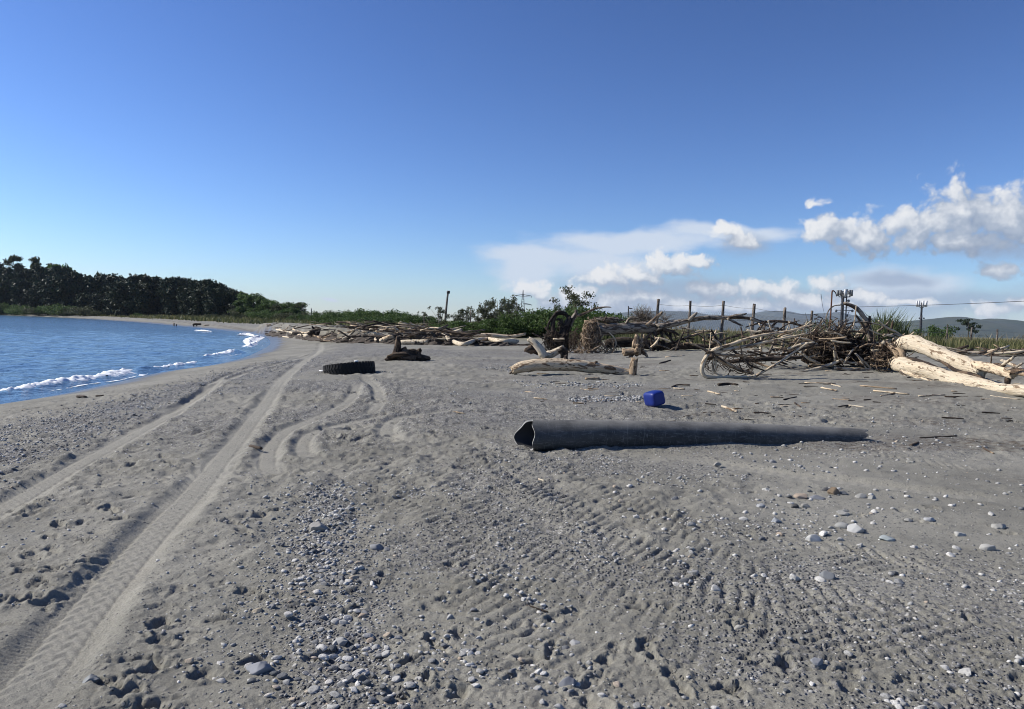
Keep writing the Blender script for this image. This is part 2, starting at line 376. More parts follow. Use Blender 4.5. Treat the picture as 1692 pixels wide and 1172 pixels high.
class MB:
    """collects tubes and lumps into one mesh with a wood-grain coordinate"""
    def __init__(s): s.v = []; s.f = []; s.g = []; s.n = 0
    def add(s, V, F, Gc=None):
        V = np.asarray(V, float); s.v.append(V); s.f += [tuple(int(i) + s.n for i in q) for q in F]
        s.g.append(V * 1.0 if Gc is None else np.asarray(Gc, float)); s.n += len(V)
        return s
    def tube(s, pts, rad, sides=8, n=None, rough=0.1, cap=True, ov=1.0, jag=0.6, seed=None):
        pts = np.asarray(pts, float); rad = np.atleast_1d(np.asarray(rad, float))
        L = np.linalg.norm(np.diff(pts, axis=0), axis=1).sum()
        n = n or int(np.clip(len(pts) * 4, 4, 40))
        if len(rad) != len(pts): rad = np.interp(np.linspace(0, 1, len(pts)), np.linspace(0, 1, len(rad)), rad)
        C = catmull(pts, n); r = np.interp(np.linspace(0, 1, n), np.linspace(0, 1, len(pts)), rad)
        T = np.gradient(C, axis=0); T /= np.linalg.norm(T, axis=1)[:, None] + 1e-12
        u = np.cross(T[0], [0.13, 0.2, 1.0]); u /= np.linalg.norm(u) + 1e-12
        sd_ = rng.uniform(0, 100) if seed is None else seed
        V = []; Gc = []; s_ = np.concatenate([[0], np.cumsum(np.linalg.norm(np.diff(C, axis=0), axis=1))])
        ang = np.arange(sides) / sides * 2 * math.pi
        for i in range(n):
            u = u - T[i] * u.dot(T[i]); u /= np.linalg.norm(u) + 1e-12; w = np.cross(T[i], u)
            rr = r[i] * (1 + rough * (vnoise(np.cos(ang) * 1.2 + sd_, np.sin(ang) * 1.2 + s_[i] / (r.mean() * 4 + 1e-6), 3) + 0.5 * vnoise(np.cos(ang) * 2.5 + sd_, np.sin(ang) * 2.5 + s_[i] / (r.mean() * 1.3 + 1e-6), 9)))
            V.append(C[i] + np.outer(np.cos(ang) * rr * ov, u) + np.outer(np.sin(ang) * rr, w))
            Gc.append(np.stack([np.full(sides, s_[i] + sd_), np.cos(ang) * r[i], np.sin(ang) * r[i]], 1))
        F = []
        for i in range(n - 1):
            for j in range(sides):
                k = (j + 1) % sides
                F.append((i * sides + j, i * sides + k, (i + 1) * sides + k, (i + 1) * sides + j))
        V = np.vstack(V); Gc = np.vstack(Gc)
        if cap:
            for e, o, sg in ((0, 0, -1), (n - 1, (n - 1) * sides, 1)):
                V[o:o + sides] += np.outer(rng.uniform(-jag, jag, sides) * r[e], T[e])
                c = len(V); V = np.vstack([V, C[e] - T[e] * sg * r[e] * 0.15 * jag]); Gc = np.vstack([Gc, [s_[e] + sd_, 0, 0]])
                F += [((o + (j + 1) % sides), o + j, c) if sg < 0 else (o + j, o + (j + 1) % sides, c) for j in range(sides)]
        return s.add(V, F, Gc)
    def box(s, c, h, rot=None):
        V = np.array([[x, y, z] for x in (-1, 1) for y in (-1, 1) for z in (-1, 1)], float) * np.asarray(h)
        if rot is not None: V = V @ np.asarray(rot).T
        return s.add(V + np.asarray(c), [(0, 1, 3, 2), (4, 6, 7, 5), (0, 4, 5, 1), (2, 3, 7, 6), (0, 2, 6, 4), (1, 5, 7, 3)])
    def lump(s, c, rx, ry, rz, rough=0.25, sub=2, seed=0, freq=1.6):
        V, F = ICO[sub]; V = V.copy(); sd_ = seed or rng.uniform(0, 50)
        k = 1 + rough * (vnoise(V[:, 0] * freq + sd_, V[:, 1] * freq + V[:, 2] * 1.3, 1) + 0.6 * vnoise(V[:, 1] * freq * 2.3 + sd_, V[:, 2] * freq * 2.3 + V[:, 0], 2))
        V = V * k[:, None] * np.array([rx, ry, rz])
        return s.add(V + np.asarray(c), F, V + sd_)
    def mesh(s, name, off=None, smooth=True):
        V = np.vstack(s.v); 
        if off is not None: V = V - np.asarray(off)
        me = bpy.data.meshes.new(name); me.from_pydata(V.tolist(), [], s.f)
        me.polygons.foreach_set('use_smooth', np.full(len(me.polygons), smooth))
        a = me.attributes.new('grain', 'FLOAT_VECTOR', 'POINT'); a.data.foreach_set('vector', np.ascontiguousarray(np.vstack(s.g), np.float32).ravel())
        me.update()
        return me
def ico(sub):
    import bmesh
    bm = bmesh.new(); bmesh.ops.create_icosphere(bm, subdivisions=sub, radius=1.0)
    V = np.array([v.co[:] for v in bm.verts]); F = [tuple(v.index for v in f.verts) for f in bm.faces]; bm.free()
    return V, F
ICO = {k: ico(k) for k in (1, 2, 3, 4)}
def part(name, mb, mat, parent, root=None, smooth=True, **props):
    """a part of THING; its vertices are given in world coordinates"""
    loc = np.array((root or parent).location)
    return link(name, mb.mesh(name, loc, smooth), mat, parent, **props)
def single(name, mb, mat, label, category, loc, group=None, smooth=True):
    return link(name, mb.mesh(name, loc, smooth), mat, None, loc, label=label, category=category, group=group)

# ------------------------------------------------------------------ materials
def mat(name):
    m = bpy.data.materials.new(name); m.use_nodes = True
    t = NT(m.node_tree); t.n.clear()
    b = t.n.new('ShaderNodeBsdfPrincipled'); o = t.n.new('ShaderNodeOutputMaterial'); t.l.new(b.outputs[0], o.inputs[0])
    b.inputs['Specular IOR Level'].default_value = 0.25
    return m, t, b, o
def bump(t, b, h, strength, dist):
    nd = t.add('ShaderNodeBump', Strength=strength, Distance=dist, Height=h); t.l.new(nd.outputs[0], b.inputs['Normal']); return nd
def attr(t, nm):
    return t.add('ShaderNodeAttribute', {'attribute_name': nm})
def simple(name, col, rough=0.6, metal=0.0, var=0.25, scale=6.0, spec=0.3):
    m, t, b, o = mat(name)
    tcn = t.n.new('ShaderNodeTexCoord')
    n = t.noise(tcn.outputs['Object'], scale, 5, 0.6)
    c = t.mix(n, tuple(x * (1 - var) for x in col), tuple(min(1, x * (1 + var)) for x in col))
    t.l.new(c, b.inputs['Base Color']); b.inputs['Roughness'].default_value = rough; b.inputs['Metallic'].default_value = metal; b.inputs['Specular IOR Level'].default_value = spec
    return m
def wood(name, pale, mid, dark, bark=0.4, rough=0.8):
    m, t, b, o = mat(name)
    g = attr(t, 'grain').outputs['Vector']
    st = t.vmath('MULTIPLY', g, (1.2, 14.0, 14.0))
    n1 = t.noise(st, 2.2, 6, 0.65)
    n2 = t.noise(t.vmath('MULTIPLY', g, (3.0, 9.0, 9.0)), 1.0, 5, 0.6, 0.6)
    n3 = t.noise(t.vmath('MULTIPLY', g, (1.6, 26, 26)), 2.0, 4, 0.7)
    c = t.mix(t.smooth(n1, 0.3, 0.7), mid, pale)
    c = t.mix(t.smooth(n2, 0.60 - bark * 0.3, 0.66 - bark * 0.24), c, dark)
    n4 = t.noise(t.vmath('MULTIPLY', g, (2.0, 7.0, 7.0)), 3.2, 4, 0.7)
    c = t.mix(t.math('MULTIPLY', t.smooth(n4, 0.58, 0.68), 0.35 + bark), c, tuple(x * 0.9 for x in dark))
    c = t.mix(t.math('MULTIPLY', t.smooth(n3, 0.56, 0.68), 0.7), c, dark)
    kn = t.add('ShaderNodeTexVoronoi', Vector=t.vmath('MULTIPLY', g, (2.2, 5, 5)), Scale=1.6)
    c = t.mix(t.smooth(kn.outputs['Distance'], 0.16, 0.06), c, tuple(x * 0.6 for x in dark))
    t.l.new(c, b.inputs['Base Color']); b.inputs['Roughness'].default_value = rough
    bump(t, b, t.math('ADD', t.math('ADD', n1, t.math('MULTIPLY', n3, -0.8)), n2), 0.9, 0.045)
    return m
WOOD = {'white': wood('bleached_wood', (0.66, 0.58, 0.44), (0.56, 0.46, 0.33), (0.20, 0.14, 0.09), 0.12),
        'cream': wood('cream_wood', (0.72, 0.61, 0.44), (0.55, 0.42, 0.28), (0.16, 0.105, 0.065), 0.28),
        'tan': wood('tan_wood', (0.46, 0.35, 0.235), (0.34, 0.245, 0.155), (0.10, 0.068, 0.045), 0.45),
        'grey': wood('grey_wood', (0.38, 0.33, 0.265), (0.27, 0.225, 0.175), (0.085, 0.065, 0.05), 0.5),
        'brown': wood('brown_bark', (0.15, 0.105, 0.07), (0.10, 0.07, 0.048), (0.035, 0.025, 0.02), 0.5),
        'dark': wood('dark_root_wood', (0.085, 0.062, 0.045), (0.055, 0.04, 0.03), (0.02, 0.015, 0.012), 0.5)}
def leafmat(name, a, bcol, c3=None, trans=0.25):
    m, t, b, o = mat(name)
    f = attr(t, 'tint').outputs['Fac']
    c = t.ramp(f, [(0.0, a), (0.75, bcol), (1.0, c3 or bcol)])
    t.l.new(c, b.inputs['Base Color']); b.inputs['Roughness'].default_value = 0.6; b.inputs['Specular IOR Level'].default_value = 0.2
    tr = t.add('ShaderNodeBsdfTranslucent', Color=c)
    mx = t.add('ShaderNodeMixShader', _0=trans, _1=b.outputs[0], _2=tr.outputs[0]); t.l.new(mx.outputs[0], o.inputs[0])
    return m
# ------------------------------------------------------------------ ground
def sand_material():
    m, t, b, o = mat('grey_beach_sand')
    k = attr(t, 'mask'); sp_ = t.add('ShaderNodeSeparateColor', Color=k.outputs['Color'])
    grav, litter, wet = sp_.outputs[0], sp_.outputs[1], sp_.outputs[2]
    ex = attr(t, 'extra'); se = t.add('ShaderNodeSeparateColor', Color=ex.outputs['Color'])
    rut, bank, veg = se.outputs[0], se.outputs[1], se.outputs[2]
    pos = t.n.new('ShaderNodeNewGeometry').outputs['Position']
    flat = t.vmath('MULTIPLY', pos, (1, 1, 0.6))
    big = t.noise(flat, 0.55, 5, 0.6); med = t.noise(flat, 5.0, 6, 0.65); fine = t.noise(flat, 90.0, 4, 0.75)
    c = t.mix(t.smooth(big, 0.35, 0.68), (0.192, 0.185, 0.156), (0.266, 0.256, 0.219))
    c = t.mix(t.math('MULTIPLY', t.smooth(med, 0.5, 0.72), 0.42), c, (0.118, 0.111, 0.092))
    c = t.mix(t.math('MULTIPLY', rut, 0.6), c, (0.295, 0.284, 0.243))
    c = t.mix(t.math('MULTIPLY', t.smooth(fine, 0.42, 0.62), 0.42), c, (0.10, 0.097, 0.085))
    v1 = t.add('ShaderNodeTexVoronoi', Vector=flat, Scale=52.0); v2 = t.add('ShaderNodeTexVoronoi', Vector=flat, Scale=24.0)
    vc = t.add('ShaderNodeSeparateColor', Color=v1.outputs['Color']); vd = t.add('ShaderNodeSeparateColor', Color=v2.outputs['Color'])
    peb = t.ramp(vc.outputs[0], [(0.0, (0.06, 0.062, 0.066)), (0.5, (0.14, 0.138, 0.135)), (0.9, (0.24, 0.235, 0.225)), (1.0, (0.40, 0.39, 0.37))])
    peb2 = t.ramp(vd.outputs[0], [(0.0, (0.07, 0.07, 0.075)), (0.6, (0.17, 0.168, 0.163)), (0.93, (0.25, 0.245, 0.235)), (1.0, (0.42, 0.41, 0.39))])
    sparse = t.math('MULTIPLY', t.smooth(vc.outputs[1], 0.80, 0.83), t.smooth(v1.outputs['Distance'], 0.5, 0.3))
    sparse = t.math('MULTIPLY', sparse, t.math('SUBTRACT', 1.0, rut))
    c = t.mix(t.math('MULTIPLY', sparse, t.smooth(t.noise(flat, 1.3, 3), 0.4, 0.6, 0.15, 0.9)), c, peb)
    gm = t.smooth(t.math('ADD', grav, t.math('MULTIPLY', t.math('SUBTRACT', vc.outputs[2], 0.5), 0.9)), 0.35, 0.55)
    c = t.mix(t.math('MULTIPLY', gm, 0.85), c, peb)
    g2 = t.math('MULTIPLY', t.smooth(t.math('ADD', grav, t.math('MULTIPLY', t.math('SUBTRACT', vd.outputs[2], 0.5), 0.9)), 0.55, 0.7), t.smooth(vd.outputs[1], 0.5, 0.55))
    c = t.mix(t.math('MULTIPLY', g2, t.smooth(v2.outputs['Distance'], 0.55, 0.4)), c, peb2)
    lm = t.math('MULTIPLY', litter, t.smooth(t.noise(t.vmath('MULTIPLY', flat, (6, 20, 1)), 1.0, 5, 0.7), 0.42, 0.62))
    c = t.mix(t.math('MULTIPLY', lm, 0.85), c, (0.075, 0.056, 0.042))
    c = t.mix(t.math('MULTIPLY', bank, 0.7), c, (0.085, 0.07, 0.055))  # bank strip: soil brown with the face's shade mixed into the colour
    c = t.mix(veg, c, (0.13, 0.12, 0.06))
    c = t.mix(t.math('MULTIPLY', wet, 0.62), c, (0.075, 0.073, 0.07))
    t.l.new(c, b.inputs['Base Color'])
    t.l.new(t.smooth(wet, 0.2, 1.0, 0.9, 0.28), b.inputs['Roughness'])
    h = t.math('ADD', t.math('MULTIPLY', fine, 0.4), t.math('MULTIPLY', med, 0.3))
    h = t.math('ADD', h, t.math('MULTIPLY', gm, t.smooth(v1.outputs['Distance'], 0.6, 0.0)))
    h = t.math('ADD', h, t.math('MULTIPLY', sparse, 0.5))
    bump(t, b, h, 1.0, 0.016)
    return m
SAND = sand_material()
ys = [2.0]
while ys[-1] < 60: ys.append(ys[-1] + max(0.009 * (ys[-1] / 3) ** 1.5, 0.008))
while ys[-1] < 9500: ys.append(ys[-1] * 1.035)
back = [1.96, 1.9, 1.8, 1.6, 1.3, 0.9, 0.3, -0.6, -2, -5, -12, -30, -80, -200, -500]
ys = np.array(back[::-1] + ys)
sc_ = np.linspace(-0.78, 0.78, 830)
ex_ = 0.78 + np.cumsum(np.geomspace(0.004, 0.5, 34))
ss = np.concatenate([-ex_[::-1], sc_, ex_])
wy = np.maximum(ys, 0) + 1.5 + np.where(ys < 0, -ys * 1.0, 0)
X = (ss[None, :] * wy[:, None]).ravel(); Y = np.repeat(ys, len(ss))
Z, gr, li, we, dd, rt, bk = height(X, Y)
veg = sm(9, 15, dd + 2 * vnoise(X * 0.1, Y * 0.1, 4)) * sm(120, 170, Y) + sm(29, 34, Y + 1.5 * vnoise(X * 0.4, Y * 0.4, 4)) * sm(3, 9, X) + sm(46, 60, Y) * sm(-18, -6, X)
veg = np.clip(veg, 0, 1)
one = np.ones_like(Z)
me = big_mesh('beach', np.stack([X, Y, Z], 1), grid_faces(len(ys), len(ss)),
              {'mask': ('FLOAT_COLOR', np.stack([gr, li, np.clip(we, 0, 1), one], 1)), 'extra': ('FLOAT_COLOR', np.stack([rt, bk, veg, one], 1))})
beach = link('beach', me, SAND, kind='structure')

# ------------------------------------------------------------------ sea
def sea_material():
    m, t, b, o = mat('sea_water')
    pos = t.n.new('ShaderNodeNewGeometry').outputs['Position']
    n1 = t.noise(t.vmath('MULTIPLY', pos, (1.0, 0.55, 1)), 1.6, 6, 0.6, 0.3)
    n2 = t.noise(t.vmath('MULTIPLY', pos, (1.0, 0.6, 1)), 0.25, 4, 0.55)
    b.inputs['Base Color'].default_value = (0.095, 0.185, 0.30, 1)
    b.inputs['Roughness'].default_value = 0.12; b.inputs['IOR'].default_value = 1.33; b.inputs['Specular IOR Level'].default_value = 0.5
    bump(t, b, t.math('ADD', n1, t.math('MULTIPLY', n2, 1.5)), 1.0, 0.3)
    return m
WATER = sea_material()
FOAM_BANDS = [([(-60, 662), (0, 653), (60, 643), (110, 634), (160, 628), (205, 619), (232, 613)], [0.5, 0.9, 1.2, 1.3, 1.3, 1.4, 0.5]),
              ([(246, 613), (275, 609.5), (305, 605), (345, 600)], [0.5, 0.9, 1.0, 0.5]),
              ([(338, 591), (358, 588), (385, 583.5), (404, 577)], [0.5, 1.1, 1.3, 0.6]),
              ([(392, 583), (410, 578), (418, 571), (428, 566)], [0.3, 1.0, 1.3, 0.6]),
              ([(412, 572), (414, 565), (420, 560), (433, 557)], [0.3, 1.2, 1.6, 0.6]),
              ([(395, 554), (408, 553), (420, 556)], [0.5, 1.6, 0.6]),
              ([(322, 546), (335, 547), (350, 548)], [0.3, 1.0, 0.4])]
FP = [np.array([on_plane(a, b, ZW + 0.05) for a, b in pts]) for pts, w in FOAM_BANDS]
an = np.radians(np.linspace(-112, 2, 300)); rr = np.concatenate([np.linspace(9, 15, 20)[:-1], np.geomspace(15, 130, 440)[:-1], np.geomspace(130, 9500, 80)])
A_, R_ = np.meshgrid(an, rr); X = (np.sin(A_) * R_).ravel(); Y = (np.cos(A_) * R_).ravel(); Rr = R_.ravel()
d, _ = pdist(X, Y, SHORE)
amp = sm(0.3, 5, -d) * (1 - sm(60, 160, Rr))
Z = ZW + amp * (0.035 * np.sin(-d * 2.1 + 2.5 * fbm(X, Y, 0.12, 2, 8)) * (0.6 + fbm(X, Y, 0.2, 2, 9)) + 0.06 * fbm(X * 0.8, Y * 1.2, 0.6, 4, 7) + 0.045 * np.abs(fbm(X * 0.6, Y * 1.4, 1.0, 4, 17)) + 0.03 * fbm(X * 0.7, Y * 1.5, 2.6, 3, 27))
Z = Z + 0.03 * sm(3, 0, -d)
for q in FP[:4]:
    l, s = pdist(X, Y, catmull(q, 12)); Z = Z + 0.13 * np.exp(-((l - (-0.0)) / 0.45) ** 2)
sea = link('sea', big_mesh('sea', np.stack([X, Y, Z], 1), grid_faces(len(rr), len(an))), WATER, kind='structure')
FOAM = simple('sea_foam_white', (0.80, 0.83, 0.86), 0.7, 0, 0.06, 8)
for (pts, w), q in zip(FOAM_BANDS, FP):
    L = np.linalg.norm(np.diff(q[:, :2], axis=0), axis=1).sum(); nS = int(np.clip(L / 0.06, 40, 460)); nW = 34
    C = catmull(q, nS); T = np.gradient(C, axis=0); T /= np.linalg.norm(T, axis=1)[:, None]; Nn = np.stack([T[:, 1], -T[:, 0], np.zeros(nS)], 1)
    wid = np.interp(np.linspace(0, 1, nS), np.linspace(0, 1, len(w)), w)
    uu = np.linspace(-1, 1, nW)
    Px = C[:, None, :] + Nn[:, None, :] * (uu[None, :, None] * wid[:, None, None] * 0.55)
    x, y = Px[..., 0], Px[..., 1]
    prof = np.exp(-((uu[None, :] + 0.15) / 0.5) ** 2) * np.minimum(1, wid[:, None])
    nz = fbm(x, y, 3.0, 4, 12)
    z = ZW + 0.05 + 0.19 * prof * (0.75 + 0.6 * fbm(x, y, 1.4, 3, 15)) + 0.09 * nz * prof + 0.06 * fbm(x, y, 9.0, 3, 22) * prof
    keep = (0.75 * fbm(x, y, 2.3, 4, 18) + 0.75 * fbm(x * 0.6 , y, 9.0, 2, 19) + 0.8 - 0.8 * np.abs(uu[None, :]) ** 2.0) > 0.0
    F = grid_faces(nS, nW); kv = keep.ravel(); F = F[kv[F].sum(1) >= 3]
    link('sea_foam', big_mesh('sea_foam', np.stack([x, y, z], -1).reshape(-1, 3), F), FOAM, kind='stuff')

# ------------------------------------------------------------------ hills
def hill(name, sil, Y, depth, colA, colB):
    m, t, b, o = mat(name + '_cover')
    pos = t.n.new('ShaderNodeNewGeometry').outputs['Position']
    n = t.noise(pos, 0.012, 8, 0.65); n2 = t.noise(pos, 0.06, 4, 0.6)
    c = t.mix(t.smooth(n, 0.42, 0.6), colA, colB); c = t.mix(t.math('MULTIPLY', t.smooth(n2, 0.5, 0.6), 0.5), c, tuple(v * 0.5 for v in colA))
    t.l.new(c, b.inputs['Base Color']); b.inputs['Roughness'].default_value = 0.9
    P_ = np.array([at(a, bb, Y) for a, bb in sil]); nx, ny = 260, 60
    xs = np.linspace(P_[0, 0], P_[-1, 0], nx); top = np.interp(xs, P_[:, 0], P_[:, 2])
    v = np.linspace(-1, 1, ny)
    Xg = np.repeat(xs[None, :], ny, 0); Yg = Y + depth * v[:, None] + 0 * Xg
    Zg = (top[None, :] + 2) * np.cos(v[:, None] * math.pi / 2) ** 1.3 + (fbm(Xg, Yg, 1 / 420.0, 5, 6) * 0.16 * top[None, :]) * (1 - v[:, None] ** 2) - 2
    return link(name, big_mesh(name, np.stack([Xg, Yg, Zg], -1).reshape(-1, 3), grid_faces(ny, nx)), m, kind='structure')
hill('far_hills', [(860, 545), (960, 530), (1020, 518), (1060, 515), (1110, 514), (1160, 520), (1215, 522), (1250, 516), (1285, 514), (1320, 520), (1345, 521), (1375, 519), (1420, 527), (1480, 533), (1560, 538), (1640, 540), (1692, 541), (1800, 548), (2100, 560)], 7600, 1500, (0.016, 0.026, 0.016), (0.045, 0.05, 0.03))
hill('near_hills', [(1400, 562), (1440, 548), (1475, 537), (1510, 530), (1550, 525.5), (1570, 525), (1600, 530), (1622, 531), (1640, 526.5), (1655, 530), (1675, 537), (1700, 544), (1760, 556), (1850, 575)], 3600, 700, (0.012, 0.024, 0.010), (0.035, 0.042, 0.02))
# the air between here and the hills
hz = MB().box((0, 4400, 124), (9300, 4900, 132))
hm = bpy.data.materials.new('haze_air'); hm.use_nodes = True; ht = NT(hm.node_tree); ht.n.clear()
pv = ht.add('ShaderNodeVolumePrincipled', Color=(0.72, 0.84, 1.0, 1), Density=0.000055)
ht.l.new(pv.outputs[0], ht.n.new('ShaderNodeOutputMaterial').inputs['Volume'])
hazeo = link('haze', hz.mesh('haze', None, False), hm, kind='stuff')

# the low eroded dune bank; brown soil, darkened with painted-in shade
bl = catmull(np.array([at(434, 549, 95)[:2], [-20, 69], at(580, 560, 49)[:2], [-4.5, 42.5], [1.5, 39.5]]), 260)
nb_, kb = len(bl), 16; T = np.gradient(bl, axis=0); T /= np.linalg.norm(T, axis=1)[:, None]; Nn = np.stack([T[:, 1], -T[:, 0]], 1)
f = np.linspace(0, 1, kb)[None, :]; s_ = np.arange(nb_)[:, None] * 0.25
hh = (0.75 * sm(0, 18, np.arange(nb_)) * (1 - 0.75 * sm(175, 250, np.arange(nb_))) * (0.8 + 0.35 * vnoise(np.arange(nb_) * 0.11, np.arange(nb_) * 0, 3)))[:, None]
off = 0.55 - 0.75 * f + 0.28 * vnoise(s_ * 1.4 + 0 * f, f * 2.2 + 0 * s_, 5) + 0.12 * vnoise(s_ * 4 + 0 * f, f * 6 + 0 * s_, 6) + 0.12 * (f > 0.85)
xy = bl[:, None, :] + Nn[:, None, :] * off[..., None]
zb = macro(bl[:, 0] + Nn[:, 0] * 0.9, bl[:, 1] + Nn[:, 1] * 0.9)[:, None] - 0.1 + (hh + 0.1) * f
SOIL = simple('shade_darkened_soil', (0.062, 0.050, 0.040), 0.95, 0, 0.5, 3.5)
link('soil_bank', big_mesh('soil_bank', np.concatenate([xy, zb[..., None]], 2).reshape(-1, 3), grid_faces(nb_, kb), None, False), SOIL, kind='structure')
# ------------------------------------------------------------------ vegetation
LEAF = {'pine': leafmat('pine_needles', (0.014, 0.024, 0.014), (0.030, 0.046, 0.022), (0.045, 0.065, 0.028), 0.05),
        'broad': leafmat('broad_leaves', (0.036, 0.064, 0.020), (0.080, 0.130, 0.036), (0.13, 0.19, 0.055), 0.35),
        'olive': leafmat('olive_leaves', (0.045, 0.055, 0.026), (0.085, 0.095, 0.045), (0.13, 0.135, 0.07), 0.25),
        'reed': leafmat('reed_leaves', (0.060, 0.082, 0.035), (0.115, 0.140, 0.055), (0.20, 0.19, 0.10), 0.35),
        'dry': leafmat('dry_grass', (0.14, 0.12, 0.06), (0.24, 0.20, 0.105), (0.34, 0.29, 0.17), 0.3),
        'duneg': leafmat('dune_grass', (0.060, 0.072, 0.028), (0.120, 0.125, 0.050), (0.22, 0.19, 0.095), 0.3),
        'twig': leafmat('grey_twigs', (0.10, 0.085, 0.07), (0.17, 0.15, 0.125), (0.24, 0.21, 0.18), 0.0)}
BARK = {'dark': simple('dark_bark', (0.05, 0.04, 0.032), 0.9, 0, 0.4, 3), 'pale': simple('pale_bark', (0.22, 0.19, 0.15), 0.85, 0, 0.4, 3)}
def leaf_quads(P, size, up=0.3, aspect=0.55, rg=None):
    """one small bent leaf-clump face per point"""
    rg = rg or rng; n = len(P); size = np.broadcast_to(size, (n,))[:, None]
    a = rg.normal(size=(n, 3)); a[:, 2] += up; a /= np.linalg.norm(a, axis=1)[:, None]
    b = np.cross(a, rg.normal(size=(n, 3))); b /= np.linalg.norm(b, axis=1)[:, None] + 1e-9
    V = np.stack([P - a * size * 0.5, P + b * size * 0.5 * aspect, P + a * size * 0.5, P - b * size * 0.5 * aspect], 1).reshape(-1, 3)
    return V, np.arange(4 * n).reshape(-1, 4)
def crown_mesh(name, lobes, n, size, tint_hi=0.5, seed=1, shell=0.5):
    rg = np.random.default_rng(seed); lobes = np.array(lobes, float)
    vol = (lobes[:, 3] * lobes[:, 4] * lobes[:, 5]) ** 0.67; k = rg.choice(len(lobes), n, p=vol / vol.sum()); L = lobes[k]
    dirs = rg.normal(size=(n, 3)); dirs /= np.linalg.norm(dirs, axis=1)[:, None]
    lum = 1 + 0.3 * vnoise(dirs[:, 0] * 3 + k * 7.1, dirs[:, 1] * 3 + dirs[:, 2] * 3, seed)
    r = rg.random(n) ** shell * lum
    P_ = L[:, :3] + dirs * L[:, 3:] * r[:, None]
    V, F = leaf_quads(P_, size * rg.uniform(0.6, 1.35, n), rg=rg)
    tint = np.clip(rg.normal(0.45, 0.22, n) + 0.15 * vnoise(P_[:, 0] * 0.9, P_[:, 2] * 0.9 + P_[:, 1] * 0.7, seed), 0, 1)
    return big_mesh(name, V, F, {'tint': ('FLOAT', np.repeat(tint, 4))}, False)
def trunk_mb(h, r, limbs, rg, lean=0.03):
    mb = MB(); tip = np.array([rg.normal() * lean * h, rg.normal() * lean * h, h])
    mb.tube([(0, 0, -0.3), tip * 0.5 + np.array([rg.normal() * lean * h, 0, 0]) * 0.4, tip], [r, r * 0.7, r * 0.25], 7, 8)
    for i in range(limbs):
        f = rg.uniform(0.35, 0.9); a = rg.uniform(0, 6.28); l = h * rg.uniform(0.18, 0.4) * (1.2 - f)
        p = tip * f; q = p + np.array([math.cos(a) * l, math.sin(a) * l, l * rg.uniform(0.4, 1.0)])
        mb.tube([p, (p + q) / 2 + np.array([0, 0, l * 0.1]), q], [r * 0.4, r * 0.12], 5, 5)
    return mb
PROTO = {}
